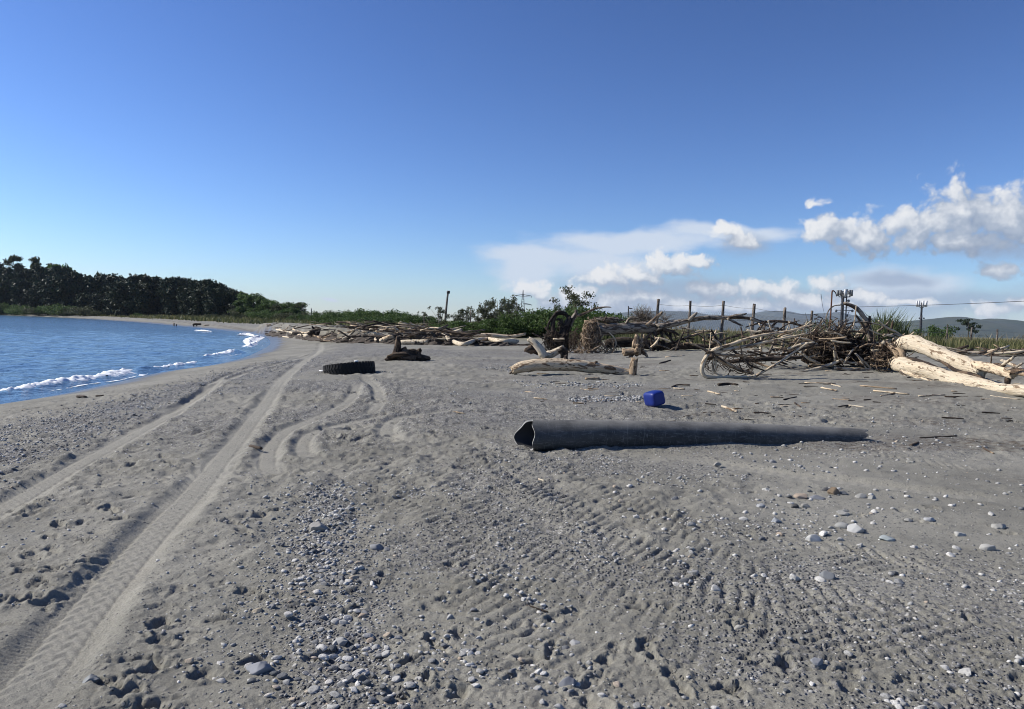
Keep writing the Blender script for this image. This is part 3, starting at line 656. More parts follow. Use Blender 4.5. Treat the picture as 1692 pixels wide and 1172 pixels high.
def proto(kind):
    if kind in PROTO: return PROTO[kind]
    base, var = kind.rsplit('_', 1); sd_ = int(var) + {'pine': 100, 'broad': 200, 'euc': 300, 'bush': 400, 'sapling': 500, 'tama': 600, 'umbrella': 700}[base] * 7
    rg = np.random.default_rng(sd_)
    if base == 'pine':      # unit height 10
        lobes = [(rg.normal() * 0.8, rg.normal() * 0.8, rg.uniform(0.6, 9.0), rg.uniform(1.2, 2.4), rg.uniform(1.2, 2.4), rg.uniform(0.8, 1.5)) for _ in range(16)]
        lobes += [(rg.normal() * 1.3, rg.normal() * 1.3, rg.uniform(5.5, 9.2), 1.4, 1.4, 0.7) for _ in range(7)]
        cm = crown_mesh('pine_crown', lobes, 3000, 0.75, seed=sd_); tm = trunk_mb(9.0, 0.28, 7, rg).mesh('pine_trunk'); ms = (LEAF['pine'], BARK['dark'])
    elif base == 'broad':
        lobes = [(rg.normal() * 1.2, rg.normal() * 1.2, rg.uniform(0.5, 8.6), rg.uniform(1.2, 2.1), rg.uniform(1.2, 2.1), rg.uniform(1.0, 1.6)) for _ in range(14)]
        cm = crown_mesh('broad_crown', lobes, 3200, 0.65, seed=sd_); tm = trunk_mb(8.0, 0.25, 8, rg).mesh('broad_trunk'); ms = (LEAF['broad'], BARK['dark'])
    elif base == 'euc':
        lobes = []
        for _ in range(13):
            a = rg.uniform(0, 6.28); rr_ = rg.uniform(0.2, 2.0); lobes.append((math.cos(a) * rr_, math.sin(a) * rr_, rg.uniform(4.6, 9.4), rg.uniform(0.6, 1.15), rg.uniform(0.6, 1.15), rg.uniform(0.45, 0.85)))
        cm = crown_mesh('airy_crown', lobes, 2200, 0.42, seed=sd_); mb = trunk_mb(6.5, 0.2, 3, rg)
        for l in lobes: mb.tube([(0, 0, 4.0), (l[0] * 0.4, l[1] * 0.4, l[2] * 0.7), l[:3]], [0.11, 0.04], 5, 6)
        tm = mb.mesh('airy_trunk'); ms = (LEAF['olive'], BARK['pale'])
    elif base == 'bush':    # unit height 1 (leaf size set for a few metres)
        lobes = [(rg.normal() * 0.5, rg.normal() * 0.45, rg.uniform(0.15, 0.72), rg.uniform(0.25, 0.45), rg.uniform(0.25, 0.45), rg.uniform(0.18, 0.32)) for _ in range(13)]
        cm = crown_mesh('bush_foliage', lobes, 3000, 0.085, seed=sd_); tm = trunk_mb(0.6, 0.025, 7, rg, 0.1).mesh('bush_stems'); ms = (LEAF['broad'], BARK['dark'])
    elif base == 'sapling':  # unit height 1, open crown
        lobes = [(rg.normal() * 0.16, rg.normal() * 0.16, rg.uniform(0.35, 0.98), rg.uniform(0.05, 0.13), rg.uniform(0.05, 0.13), rg.uniform(0.06, 0.13)) for _ in range(15)]
        cm = crown_mesh('sapling_foliage', lobes, 900, 0.05, seed=sd_); mb = trunk_mb(0.95, 0.016, 6, rg, 0.05)
        for l in lobes: mb.tube([(l[0] * 0.2, l[1] * 0.2, l[2] * 0.5), (l[0] * 0.7, l[1] * 0.7, l[2] * 0.85), l[:3]], [0.008, 0.003], 4, 4)
        tm = mb.mesh('sapling_trunk'); ms = (LEAF['olive'], BARK['pale'])
    elif base == 'tama':
        lobes = [(rg.normal() * 0.3 + 0.12, rg.normal() * 0.25, rg.uniform(0.4, 1.0), rg.uniform(0.07, 0.17), rg.uniform(0.07, 0.17), rg.uniform(0.06, 0.12)) for _ in range(24)]
        cm = crown_mesh('tamarisk_foliage', lobes, 2200, 0.045, seed=sd_); mb = trunk_mb(0.8, 0.03, 5, rg, 0.08)
        for l in lobes: mb.tube([(l[0] * 0.15, l[1] * 0.15, l[2] * 0.35), (l[0] * 0.6, l[1] * 0.6, l[2] * 0.8), l[:3]], [0.012, 0.003], 5, 6)
        tm = mb.mesh('tamarisk_trunk'); ms = (LEAF['olive'], BARK['pale'])
    else:
        lobes = [(rg.normal() * 0.26, rg.normal() * 0.26, rg.uniform(0.42, 0.93), rg.uniform(0.12, 0.26), rg.uniform(0.12, 0.26), rg.uniform(0.05, 0.1)) for _ in range(15)]
        cm = crown_mesh('umbrella_crown', lobes, 1300, 0.08, seed=sd_); tm = trunk_mb(0.85, 0.03, 6, rg, 0.02).mesh('umbrella_trunk'); ms = (LEAF['pine'], BARK['dark'])
    cm.materials.append(ms[0]); tm.materials.append(ms[1]); PROTO[kind] = (cm, tm)
    return PROTO[kind]
def plant(name, kind, px, top, Y, wide, label, category, group=None, leaf=None, unit=1.0, names=('crown', 'trunk')):
    """a plant whose top shows at photo pixel (px, top) at distance Y; it stands on the ground there"""
    p = at(px, top, Y); z0 = gz(p[0], Y); h = max(p[2] - z0, 0.4)
    t = thing(name, label, category, (p[0], Y, z0), group)
    t.rotation_euler.z = rng.uniform(0, 6.28); s = h / unit; t.scale = (s * wide, s * wide, s)
    cm, tm = proto(kind)
    o = link(names[0], cm, None, t)
    if leaf:
        o.material_slots[0].link = 'OBJECT'; o.material_slots[0].material = LEAF[leaf]
    link(names[1], tm, None, t)
    return t
# the grove across the bay
G1 = 'trees of the dense grove across the bay'
def grove_label(px, where):
    seg = 'beyond the eucalyptus trees' if px < 0 else ('below the tall eucalyptus trees' if px < 125 else ('in the middle of the grove' if px < 285 else 'at the sloping end of the grove'))
    return {'top': 'dark evergreen tree on the skyline ', 'front': 'dark evergreen tree in the front rank ', 'back': 'dark evergreen tree half hidden in the back rank '}[where] + seg
row = [(-90, 425), (-60, 430), (-35, 438), (-10, 430), (4, 436), (22, 449), (42, 447), (60, 441), (80, 436), (101, 434), (120, 448), (138, 455), (156, 454), (170, 449), (180, 451), (196, 453), (210, 455), (226, 449), (243, 452), (258, 456),
       (272, 455), (284, 453), (297, 457), (310, 458), (324, 459), (338, 459), (350, 462), (362, 467), (374, 473), (386, 477), (397, 480)]
for i, (px, tp) in enumerate(row):
    Y = np.interp(px, [0, 250, 400, 520], [345, 270, 215, 175]) + rng.uniform(-6, 10)
    plant('pine_tree', 'pine_%d' % (i % 4), px, tp + rng.uniform(-2, 3), Y, rng.uniform(0.8, 1.1), grove_label(px, 'top'), 'tree', G1, unit=10)
for i in range(34):
    px = rng.uniform(-80, 410); Y = np.interp(px, [0, 250, 400, 520], [345, 270, 215, 175]) - rng.uniform(2, 16)
    tp = np.interp(px, [r_[0] for r_ in row], [r_[1] for r_ in row]) + rng.uniform(8, 34)
    plant('pine_tree', 'pine_%d' % (i % 4), px, tp, Y, rng.uniform(0.9, 1.35), grove_label(px, 'front'), 'tree', G1, unit=10)
for i in range(60):
    px = rng.uniform(-80, 405); Y = np.interp(px, [0, 250, 400, 520], [345, 270, 215, 175]) + rng.uniform(8, 60)
    tp = np.interp(px, [r_[0] for r_ in row], [r_[1] for r_ in row]) + rng.uniform(6, 30)
    plant('pine_tree', 'pine_%d' % (i % 4), px, tp, Y, rng.uniform(1.2, 1.7), grove_label(px, 'back'), 'tree', G1, unit=10)
plant('eucalyptus_tree', 'euc_0', 31, 421, 352, 0.95, 'tall airy eucalyptus with sky showing through, highest tree at the shore grove', 'tree', None, None, 10)
plant('eucalyptus_tree', 'euc_1', 66, 424, 350, 1.0, 'olive brown eucalyptus rising beside the airy one', 'tree', None, None, 10)
plant('eucalyptus_tree', 'euc_2', 84, 430, 347, 1.05, 'olive eucalyptus with full crown in the high part of the grove', 'tree', None, None, 10)
plant('broadleaf_tree', 'broad_0', 94, 429, 342, 0.62, 'slim dark green tree top between the olive eucalyptus trees', 'tree', None, None, 10)
plant('broadleaf_tree', 'broad_1', 106, 433, 340, 0.7, 'dark green tree at the step where the grove drops lower', 'tree', None, None, 10)
plant('eucalyptus_tree', 'euc_3', 166, 446, 300, 0.45, 'single brownish tree top poking above the middle of the grove', 'tree', None, None, 10)
plant('broadleaf_tree', 'broad_2', 420, 480, 205, 1.2, 'round crowned green tree at the low end of the grove', 'tree', None, None, 10)
plant('broadleaf_tree', 'broad_0', 398, 493, 196, 1.3, 'bright green leafy tree in front of the round crowned one', 'tree', None, None, 10)
plant('broadleaf_tree', 'broad_3', 446, 493, 190, 1.45, 'mid green tree between the round crowned tree and the last tall tree', 'tree', None, None, 10)
plant('broadleaf_tree', 'broad_1', 463, 502, 184, 1.7, 'low olive tree among the last trees of the grove', 'tree', None, 'olive', 10)
plant('broadleaf_tree', 'broad_2', 481, 496, 180, 1.6, 'last tall green tree at the end of the grove before the open sky', 'tree', None, None, 10)
plant('broadleaf_tree', 'broad_3', 470, 511, 172, 2.4, 'squat dark green tree under the last tall tree', 'tree', None, None, 10)
plant('broadleaf_tree', 'broad_0', 492, 507, 174, 2.0, 'small dark tree at the foot of the last tall tree', 'tree', None, None, 10)
plant('sapling_tree', 'sapling_1', 497, 501, 178, 1.1, 'thin grey brown tree at the very end of the grove', 'tree', None, None, 1.0)
for px, tp, Yq, wq, lq in ((409, 484, 214, 1.1, 'leafy tree joining the dark grove to its round crowned end tree'), (432, 486, 200, 1.1, 'leafy tree just right of the round crowned tree'), (441, 492, 194, 1.2, 'leafy tree filling the dip after the round crowned tree'), (454, 498, 188, 1.3, 'low leafy tree in the dip before the last tall tree'), (473, 500, 182, 1.2, 'leafy tree on the left shoulder of the last tall tree'), (489, 502, 178, 1.1, 'leafy tree on the right shoulder of the last tall tree')):
    plant('broadleaf_tree', 'broad_%d' % (px % 4), px, tp, Yq, wq, lq, 'tree', None, None, 10)
for px, tp, w in ((-40, 500, 1.3), (-15, 498, 1.2), (2, 499, 1.1), (22, 506, 1.0), (39, 501, 1.25), (63, 505, 1.2), (78, 501, 1.1), (99, 500, 1.35), (115, 507, 1.0), (137, 503, 1.4), (152, 511, 1.0), (230, 517, 1.0), (320, 519, 1.3), (340, 520, 1.5), (357, 518, 1.2), (300, 519, 1.2), (378, 519, 1.3), (520, 524, 1.2), (408, 511, 1.3), (425, 511, 1.4), (440, 512, 1.4), (455, 512, 1.4), (472, 514, 1.3), (487, 514, 1.4), (500, 517, 1.2)):
    plant('shore_bush', 'bush_%d' % rng.integers(0, 4), px, tp, np.interp(px, [0, 250, 400, 520], [322, 246, 190, 150]), w, 'low green bush on the grass ' + ('before the high end of the grove' if px < 200 else 'before the sloping middle of the grove' if px < 400 else 'at the foot of the last trees of the grove'), 'bush', 'bushes in front of the grove', 'olive' if rng.random() < 0.6 else None, names=('foliage', 'stems'))
# thicket in the middle distance
for px, tp, Y, w in ((528, 520, 88, 0.9), (540, 516, 90, 1.1), (553, 514, 92, 1.0), (566, 516, 90, 1.1), (578, 515, 90, 1.1), (590, 512, 92, 1.0), (603, 511, 92, 1.0), (614, 514, 90, 1.1), (626, 513, 90, 1.0), (638, 515, 88, 1.1), (650, 514, 88, 1.0), (661, 518, 86, 1.1), (672, 520, 84, 1.2), (684, 522, 82, 1.2), (697, 523, 80, 1.2), (710, 524, 80, 1.2), (560, 523, 80, 1.3), (600, 524, 79, 1.3), (640, 525, 78, 1.3), (585, 526, 77, 1.4), (620, 525, 78, 1.3)):
    plant('thicket_bush', 'bush_%d' % rng.integers(0, 4), px, tp - 4, Y, w * 1.1, ('green bush in the front rank of the thicket' if Y < 81 else 'green bush in the tall back rank of the thicket') + (' at its left end' if px < 572 else ' in its middle' if px < 640 else ' towards the tall wooden pole'), 'bush', 'bushes of the thicket behind the far driftwood', names=('foliage', 'stems'))
for px, tp, Y, w, lb in ((728, 508, 62, 1.0, 'thin half bare sapling close beside the tall wooden pole'), (702, 516, 66, 0.8, 'bare twiggy sapling at the end of the green thicket'), (752, 522, 62, 1.5, 'short dark sapling just past the tall wooden pole'), (762, 513, 62, 0.9, 'thin pale sapling in the gap of open sky'), (772, 508, 62, 0.9, 'slim sapling with a thin fork, beside a short dark stake'),
                         (791, 507, 64, 1.0, 'first of the row of tall thin saplings'), (804, 500, 64, 0.9, 'tall thin sapling with open grey green crown'), (812, 500, 66, 0.9, 'thin sapling leaning against its taller neighbour'), (823, 494, 64, 0.9, 'tallest sapling of the row, dense at its tip'), (833, 498, 64, 0.9, 'sapling with bushy crown in the row before the pylon'), (845, 496, 66, 0.8, 'open sapling standing just before the pylon'), (855, 490, 66, 0.95, 'dark topped sapling closest to the pylon')):
    plant('sapling_tree', 'sapling_%d' % rng.integers(0, 4), px, tp, Y, w * 1.15, lb, 'tree')
for px, tp, Y, w, lf in ((735, 531, 58, 1.4, None), (768, 526, 56, 1.5, None), (783, 527, 56, 1.4, None), (800, 531, 56, 1.6, 'olive'), (820, 524, 56, 1.4, None), (838, 524, 56, 1.3, None), (853, 515, 56, 1.0, None), (866, 507, 57, 0.9, 'olive'), (878, 507, 56, 0.9, None), (893, 506, 56, 0.8, None), (906, 506, 58, 0.9, 'olive'), (920, 503, 56, 0.9, None), (934, 502, 56, 0.9, None)):
    plant('dune_bush', 'bush_%d' % rng.integers(0, 4), px, tp, Y, w, 'dense green bush on the dune ' + ('below the thin saplings' if px < 850 else 'between the pylon and the windswept tree'), 'bush', 'bushes along the dune below the saplings', lf, names=('foliage', 'stems'))
plant('tamarisk_tree', 'tama_0', 950, 480, 54, 0.95, 'windswept grey green tree rising above the bushes, its top blown to one side', 'tree')
plant('dune_bush', 'bush_1', 962, 500, 50, 0.7, 'bright green bush under the windswept tree', 'bush', None, None, names=('foliage', 'stems'))
plant('dune_bush', 'bush_2', 995, 502, 48, 0.95, 'dark round bush behind the root plate of the fallen tree', 'bush', None, None, names=('foliage', 'stems'))
plant('dune_bush', 'bush_3', 1010, 508, 47, 0.7, 'dark bush whose twigs reach towards the fallen trunk', 'bush', None, None, names=('foliage', 'stems'))
plant('umbrella_tree', 'umbrella_0', 1601, 526, 120, 0.7, 'small flat topped tree standing alone before the near hill', 'tree')
plant('dune_bush', 'bush_0', 1552, 533, 75, 0.9, 'low dark bush between the antenna mast and the flat topped tree', 'bush', None, None, names=('foliage', 'stems'))
plant('dune_bush', 'bush_1', 1350, 523, 44, 0.5, 'leafy weed showing above the driftwood tangle', 'bush', None, 'reed', names=('foliage', 'stems'))
# grasses
def blades(name, P_, h, w, lean, seed, leaf, kind='stuff'):
    rg = np.random.default_rng(seed); n = len(P_)
    h = h * rg.uniform(0.5, 1.25, n); a = rg.uniform(0, 6.28, n); ln = lean * rg.uniform(0.2, 1.2, n) * h; tw = rg.uniform(0, 6.28, n)
    dx = np.stack([np.cos(a), np.sin(a), 0 * a], 1); sd_ = np.stack([np.cos(tw), np.sin(tw), 0 * a], 1) * (w * rg.uniform(0.6, 1.4, n))[:, None] * 0.5
    up = np.array([0, 0, 1.0])
    m = P_ + dx * (ln * 0.3)[:, None] + up * (h * 0.6)[:, None]; tip = P_ + dx * ln[:, None] + up * h[:, None]
    V = np.stack([P_ - sd_, P_ + sd_, m + sd_ * 0.8, m - sd_ * 0.8, tip], 1).reshape(-1, 3)
    i = np.arange(n) * 5
    F = np.concatenate([np.stack([i, i + 1, i + 2], 1), np.stack([i, i + 2, i + 3], 1), np.stack([i + 3, i + 2, i + 4], 1)])
    tint = np.clip(rg.normal(0.5, 0.25, n) + 0.35 * vnoise(P_[:, 0] * 0.25, P_[:, 1] * 0.25, seed), 0, 1)
    return big_mesh(name, V, F, {'tint': ('FLOAT', np.repeat(tint, 5))}, False)
def scatter(n, x0, x1, y0, y1, dens, seed):
    rg = np.random.default_rng(seed); x = rg.uniform(x0, x1, n * 3); y = rg.uniform(y0, y1, n * 3); k = dens(x, y) > rg.random(n * 3)
    x, y = x[k][:n], y[k][:n]; return np.stack([x, y, macro(x, y) - 0.02], 1)
def fence_y(x): return 33 + 0.9 * np.maximum(x - 8, 0)
P_ = scatter(26000, 3, 62, 31, 75, lambda x, y: sm(0.5, 4, y - 33.5 - 0.42 * np.maximum(x - 8, 0) + 1.5 * vnoise(x * 0.4, y * 0.4, 5)) * sm(-0.35, 0.3, fbm(x, y, 0.25, 3, 6) + 0.15), 3)
link('dune_grass', blades('dune_grass', P_, 0.62, 0.045, 0.5, 4, 'duneg'), LEAF['duneg'], kind='stuff')
P_ = scatter(5000, 10, 62, 36, 75, lambda x, y: sm(1, 5, y - 35 - 0.45 * np.maximum(x - 8, 0)) * sm(0.1, 0.4, fbm(x, y, 0.12, 3, 16)), 13)
link('dry_reeds', blades('dry_reeds', P_, 1.0, 0.06, 0.45, 14, 'dry'), LEAF['dry'], kind='stuff')
P_ = scatter(24000, -260, 10, 95, 330, lambda x, y: sm(7, 14, pdist(x, y, SHORE)[0] + 2 * vnoise(x * 0.15, y * 0.15, 2)) * (1 - sm(55, 90, pdist(x, y, SHORE)[0])) * sm(-30, 5, -x + (y - 90) * 0.2), 23)
link('shore_grass', blades('shore_grass', P_, 0.9, 0.35, 0.5, 24, 'duneg'), LEAF['duneg'], kind='stuff')
P_ = scatter(9000, -34, 8, 56, 98, lambda x, y: sm(4, 9, pdist(x, y, SHORE)[0]) * sm(1.5, 5, -pdist(x, y, BANK)[0]), 33)
link('thicket_grass', blades('thicket_grass', P_, 0.55, 0.07, 0.5, 34, 'duneg'), LEAF['duneg'], kind='stuff')
# the big clump of reeds right of the driftwood pile, and the grey ball of twigs by the fence
def clump(name, px, base_py_top, Y, nb, h, spread, w, leaf, label, seed, lean=0.3):
    p = at(px, base_py_top, Y); z0 = gz(p[0], Y); hh = p[2] - z0; rg = np.random.default_rng(seed)
    B = np.stack([rg.normal(0, spread, nb), rg.normal(0, spread * 0.8, nb), np.zeros(nb)], 1)
    B[:, 2] = 0
    rr_ = np.hypot(B[:, 0], B[:, 1]) / spread
    t = thing(name, label, 'reeds', (p[0], Y, z0 - 0.02)); link('reeds', blades('reeds', B, hh * 0.95 * np.exp(-0.16 * rr_ ** 2), w, lean, seed, leaf), LEAF[leaf], t, kind='stuff')
    return t
clump('reed_clump', 1466, 512, 38, 700, 1, 0.68, 0.055, 'reed', 'tall green clump of reeds behind the driftwood tangle', 41, 0.45)
clump('reed_clump', 1450, 521, 37, 150, 1, 0.35, 0.045, 'reed', 'smaller reed tuft pressed against the tall clump of reeds', 42)
def twig_ball(px, py, Y, r, n, label, seed):
    c = at(px, py, Y); rg = np.random.default_rng(seed); z0 = gz(c[0], Y); mb = MB()
    for i in range(n):
        d0 = rg.normal(size=3); d0 /= np.linalg.norm(d0); d1 = d0 + rg.normal(size=3) * 0.5; d1 /= np.linalg.norm(d1)
        mb.tube([c + d0 * r * 0.15, c + (d0 + d1) * r * 0.35, c + d1 * r * rg.uniform(0.7, 1.05)], [0.007, 0.004], 3, 5, 0, False)
    for i in range(5): mb.tube([(c[0] + rg.normal() * 0.1, Y, z0 - 0.1), c], [0.02, 0.008], 5, 4)
    return single('twig_bush', mb, WOOD['grey'], label, 'bush', (c[0], Y, z0))
twig_ball(1062, 528, 33.5, 0.74, 520, 'grey dead bush like a ball of fine twigs behind the fallen trunk', 7)
twig_ball(1098, 531, 35, 0.6, 120, 'sparse bare twigs against the wire netting beside the grey ball bush', 8)

# ------------------------------------------------------------------ fence
POSTW = wood('weathered_post', (0.26, 0.22, 0.18), (0.17, 0.14, 0.115), (0.05, 0.04, 0.035), 0.35)
WIRE = simple('rusty_wire', (0.12, 0.11, 0.105), 0.5, 0.6, 0.3, 20)
FENCE = [(1088, 495, 34.0), (1141, 497.5, 33.2), (1195.5, 497, 33.0), (1246.5, 502.5, 33.6), (1297, 509, 35.0), (1342, 514, 37.0), (1437, 527, 42.5), (1566, 537, 54), (1606, 541, 57), (1648, 544, 58), (1700, 548, 60)]
tops = [at(*f) for f in FENCE]
fb = tops[0]; fz = gz(fb[0], fb[1])
fence = thing('fence', 'old wire fence of leaning weathered wooden posts along the dune', 'fence', (fb[0], fb[1], fz))
TOPS = []
for i, t_ in enumerate(tops):
    z0 = gz(t_[0], t_[1]); mb = MB(); ht_ = t_[2] - z0
    lean = np.array([0.04 * rng.normal() - 0.05 * ht_, 0.05 * rng.normal(), 0])
    r = 0.062 * rng.uniform(0.85, 1.15)
    mb.tube([np.array([t_[0], t_[1], z0 - 0.3]) + lean, np.array([t_[0], t_[1], (z0 + t_[2]) / 2]) + lean * 0.5 + rng.normal(0, 0.015, 3), t_], [r * 1.1, r, r * 0.95], 8, 10, 0.12)
    part('post', mb, POSTW, fence); TOPS.append((np.array([t_[0], t_[1], z0]) + lean, t_))
for f in (0.28, 0.62, 0.9):
    mb = MB()
    for (a0, a1), (b0, b1) in zip(TOPS[:-1], TOPS[1:]):
        p, q = a0 + (a1 - a0) * f, b0 + (b1 - b0) * f
        off = np.array([0, -0.07, 0]); mb.tube([p + off, (p + q) / 2 + off - np.array([0, 0, 0.05]), q + off], [0.006], 4, 7, 0, False)
    part('wire', mb, WIRE, fence)
mb = MB()
for (a0, a1), (b0, b1) in zip(TOPS[:5], TOPS[1:6]):
    W_ = np.linalg.norm(b0[:2] - a0[:2]); n = int(W_ / 0.10)
    for i in range(-7, n):
        for s_ in (1, -1):
            q = []
            for k in range(8):
                u = (i + k) / n if s_ > 0 else (i + 7 - k) / n
                if 0 <= u <= 1: q.append((a0 + (b0 - a0) * u) * (1 - (0.08 + 0.1 * k)) + (a1 + (b1 - a1) * u) * (0.08 + 0.1 * k) + np.array([0, -0.075, -0.05 * math.sin(math.pi * u)]))
            if len(q) > 1: mb.tube(q, [0.0028], 3, len(q), 0, False)
part('wire_netting', mb, WIRE, fence, kind='stuff')

# ------------------------------------------------------------------ poles, masts, pylon, cable
STEEL = simple('grey_steel', (0.11, 0.115, 0.125), 0.5, 0.5, 0.2, 4)
DSTEEL = simple('dark_pole', (0.035, 0.035, 0.04), 0.6, 0.2, 0.3, 4)
PANEL = simple('pale_antenna_panel', (0.55, 0.56, 0.58), 0.5, 0, 0.1, 4)
GPANEL = simple('grey_antenna_panel', (0.16, 0.165, 0.17), 0.5, 0, 0.2, 4)
def base_at(px, py, Y):
    p = at(px, py, Y); return np.array([p[0], Y, gz(p[0], Y)]), p
def vtube(mb, x, y, z0, z1, r0, r1=None, s=8): return mb.tube([(x, y, z0), (x, y, (z0 + z1) / 2), (x, y, z1)], [r0, r1 or r0], s, 5, 0, True, 1, 0)
b, p = base_at(1396, 475, 420); k = 420 / FPX
t = thing('antenna_mast', 'dark telecom mast crowded with grey antennas, rising behind the driftwood tangle', 'mast', b)
part('pole', vtube(vtube(MB(), b[0] - 0.9, 420, b[2] - 1, p[2] - 3, 0.95, 0.8), b[0] + 1.3, 420, b[2] - 1, p[2] - 3, 0.34), DSTEEL, t)
mb = MB()
for a in np.linspace(0, 2 * math.pi, 3, endpoint=False): mb.tube([b * [1, 1, 0] + [0, 0, p[2] - 6], b * [1, 1, 0] + [math.cos(a) * 3.4, math.sin(a) * 3.4, p[2] - 5]], [0.16], 5, 3, 0)
ring = [b * [1, 1, 0] + np.array([math.cos(a) * 3.1, math.sin(a) * 3.1, p[2] - 5.4]) for a in np.linspace(0, 2 * math.pi, 13)]
mb.tube(ring, [0.18], 5, 26, 0); mb.tube([q + np.array([0, 0, 3.0]) for q in ring], [0.15], 5, 26, 0)
mb.tube([b * [1, 1, 0] + [-5, 0, p[2] - 13], b * [1, 1, 0] + [5, 0, p[2] - 13]], [0.2], 5, 3, 0)
part('platform', mb, STEEL, t)
for i, a in enumerate(np.linspace(0.2, 2 * math.pi + 0.2, 9, endpoint=False)):
    c = b * [1, 1, 0] + np.array([math.cos(a) * 3.6, math.sin(a) * 3.6, p[2] - 3.2 + rng.uniform(-0.6, 0.6)])
    part('antenna_panel', MB().box(c, (0.6, 0.45, 1.7 * rng.uniform(0.7, 1.1))), GPANEL if i % 3 else PANEL, t)
for i, (dx, dz) in enumerate(((-4.6, -13.4), (4.6, -13.2), (1.9, -10.0), (1.6, -16), (1.8, -19), (-1.6, -9.4), (2.2, -7.6))):
    mb = MB().lump(b * [1, 1, 0] + np.array([dx, -0.6, p[2] + dz]), 0.8, 0.45, 0.8, 0.02, 2); part('dish', mb, GPANEL, t)
b, p = base_at(1523.5, 497, 400)
t = thing('antenna_mast', 'slim telecom mast with a crown of pale antenna panels over the reeds', 'mast', b)
part('pole', vtube(vtube(MB(), b[0], 400, b[2] - 1, p[2] - 8, 0.75, 0.62), b[0], 400, p[2] - 8, p[2] - 1, 0.5), DSTEEL, t)
mb = MB()
ring = [b * [1, 1, 0] + np.array([math.cos(a) * 2.2, math.sin(a) * 2.2, p[2] - 2.8]) for a in np.linspace(0, 2 * math.pi, 13)]
mb.tube(ring, [0.16], 5, 26, 0)
for a in np.linspace(0, 2 * math.pi, 3, endpoint=False): mb.tube([b * [1, 1, 0] + [0, 0, p[2] - 4.2], b * [1, 1, 0] + [math.cos(a) * 2.2, math.sin(a) * 2.2, p[2] - 2.8]], [0.14], 5, 3, 0)
part('platform', mb, STEEL, t)
for a in np.linspace(0.0, 2 * math.pi, 7, endpoint=False):
    c = b * [1, 1, 0] + np.array([math.cos(a) * 2.35, math.sin(a) * 2.35, p[2] - 1.7]); part('antenna_panel', MB().box(c, (0.36, 0.3, 1.6)), PANEL, t)
for dx in (-1.0, 1.0): part('dish', MB().lump(b * [1, 1, 0] + np.array([dx * 1.2, -0.5, p[2] - 9.5]), 0.5, 0.3, 0.5, 0.02, 2), GPANEL, t)
b, p = base_at(864.5, 479.5, 620)
t = thing('power_pylon', 'distant grey lattice power pylon with cross arms above the bushes', 'pylon', b)
hgt = p[2] - b[2]; mb = MB()
for sx_ in (-1, 1):
    for sy_ in (-1, 1): mb.tube([b + [sx_ * 2.6, sy_ * 2.6, -0.5], b + [sx_ * 0.9, sy_ * 0.9, hgt * 0.7], b + [sx_ * 0.15, sy_ * 0.15, hgt]], [0.3, 0.24, 0.16], 4, 8, 0)
for i in range(9):
    f0, f1 = i / 10, (i + 1) / 10; w0 = np.interp(f0, [0, 0.7, 1], [2.6, 0.9, 0.15]); w1 = np.interp(f1, [0, 0.7, 1], [2.6, 0.9, 0.15])
    for sy_ in (-1, 1):
        mb.tube([b + [-w0, sy_ * w0, hgt * f0], b + [w1, sy_ * w1, hgt * f1]], [0.12], 3, 3, 0); mb.tube([b + [w0, sy_ * w0, hgt * f0], b + [-w1, sy_ * w1, hgt * f1]], [0.12], 3, 3, 0)
part('lattice', mb, STEEL, t)
for f, w in ((0.86, 7.0), (0.62, 7.0)):
    mb = MB()
    for sg in ((-1, 1) if f > 0.8 else (1,)): mb.tube([b + [0, 0, hgt * f + 0.4], b + [sg * w, 0, hgt * f - 0.6]], [0.28, 0.2], 4, 3, 0); mb.tube([b + [0, 0, hgt * f - 1.2], b + [sg * w, 0, hgt * f - 0.6]], [0.16], 4, 3, 0); mb.tube([b + [sg * w, 0, hgt * f - 0.6], b + [sg * w, 0, hgt * f - 2.0]], [0.2], 4, 3, 0)
    part('cross_arm', mb, STEEL, t)
b, p = base_at(740.5, 481, 150)
t = thing('wooden_pole', 'tall bare weathered wooden pole leaning slightly above the thicket', 'pole', b)
part('shaft', MB().tube([b + [-0.55, 0, -0.5], (b + p) / 2 + [-0.3, 0, 0], p], [0.26, 0.19], 8, 10, 0.05), POSTW, t); part('cap', MB().box(p + [0.05, 0, -0.25], (0.3, 0.2, 0.28)), DSTEEL, t)
b, p = base_at(514.5, 510, 165)
single('wooden_pole', MB().tube([b + [0, 0, -0.4], (b + p) / 2, p], [0.16, 0.12], 6, 6, 0.03), STEEL, 'thin pale pole in the gap between the grove and the thicket', 'pole', b)
b, p = base_at(778, 513, 60)
single('wooden_stake', MB().tube([b + [0, 0, -0.3], (b + p) / 2, p], [0.05, 0.045], 6, 6, 0.08), POSTW, 'short dark stake among the thin saplings', 'stake', b)
b, p = base_at(1038.5, 506, 210)
t = thing('lamp_post', 'small dark street lamp far behind the fallen trunk', 'street lamp', b)
part('pole', MB().tube([b + [0, 0, -0.4], (b + p) / 2, p], [0.22, 0.16], 6, 6, 0.0), DSTEEL, t)
part('lamp_head', MB().box(p + [0.65, 0, -0.65], (0.45, 0.25, 0.12)).tube([p + [0, 0, -0.5], p + [0.6, 0, -0.55]], [0.08], 4, 3, 0), DSTEEL, t)
mb = MB(); q0, q1, q2 = at(1392, 508, 330), at(1560, 503.5, 260), at(1800, 492, 190)
mb.tube([q0, q1, q2, at(2100, 470, 150)], [0.09], 5, 40, 0, False)
single('overhead_cable', mb, DSTEEL, 'thin dark cable strung across the sky from the crowded mast', 'cable', q0)
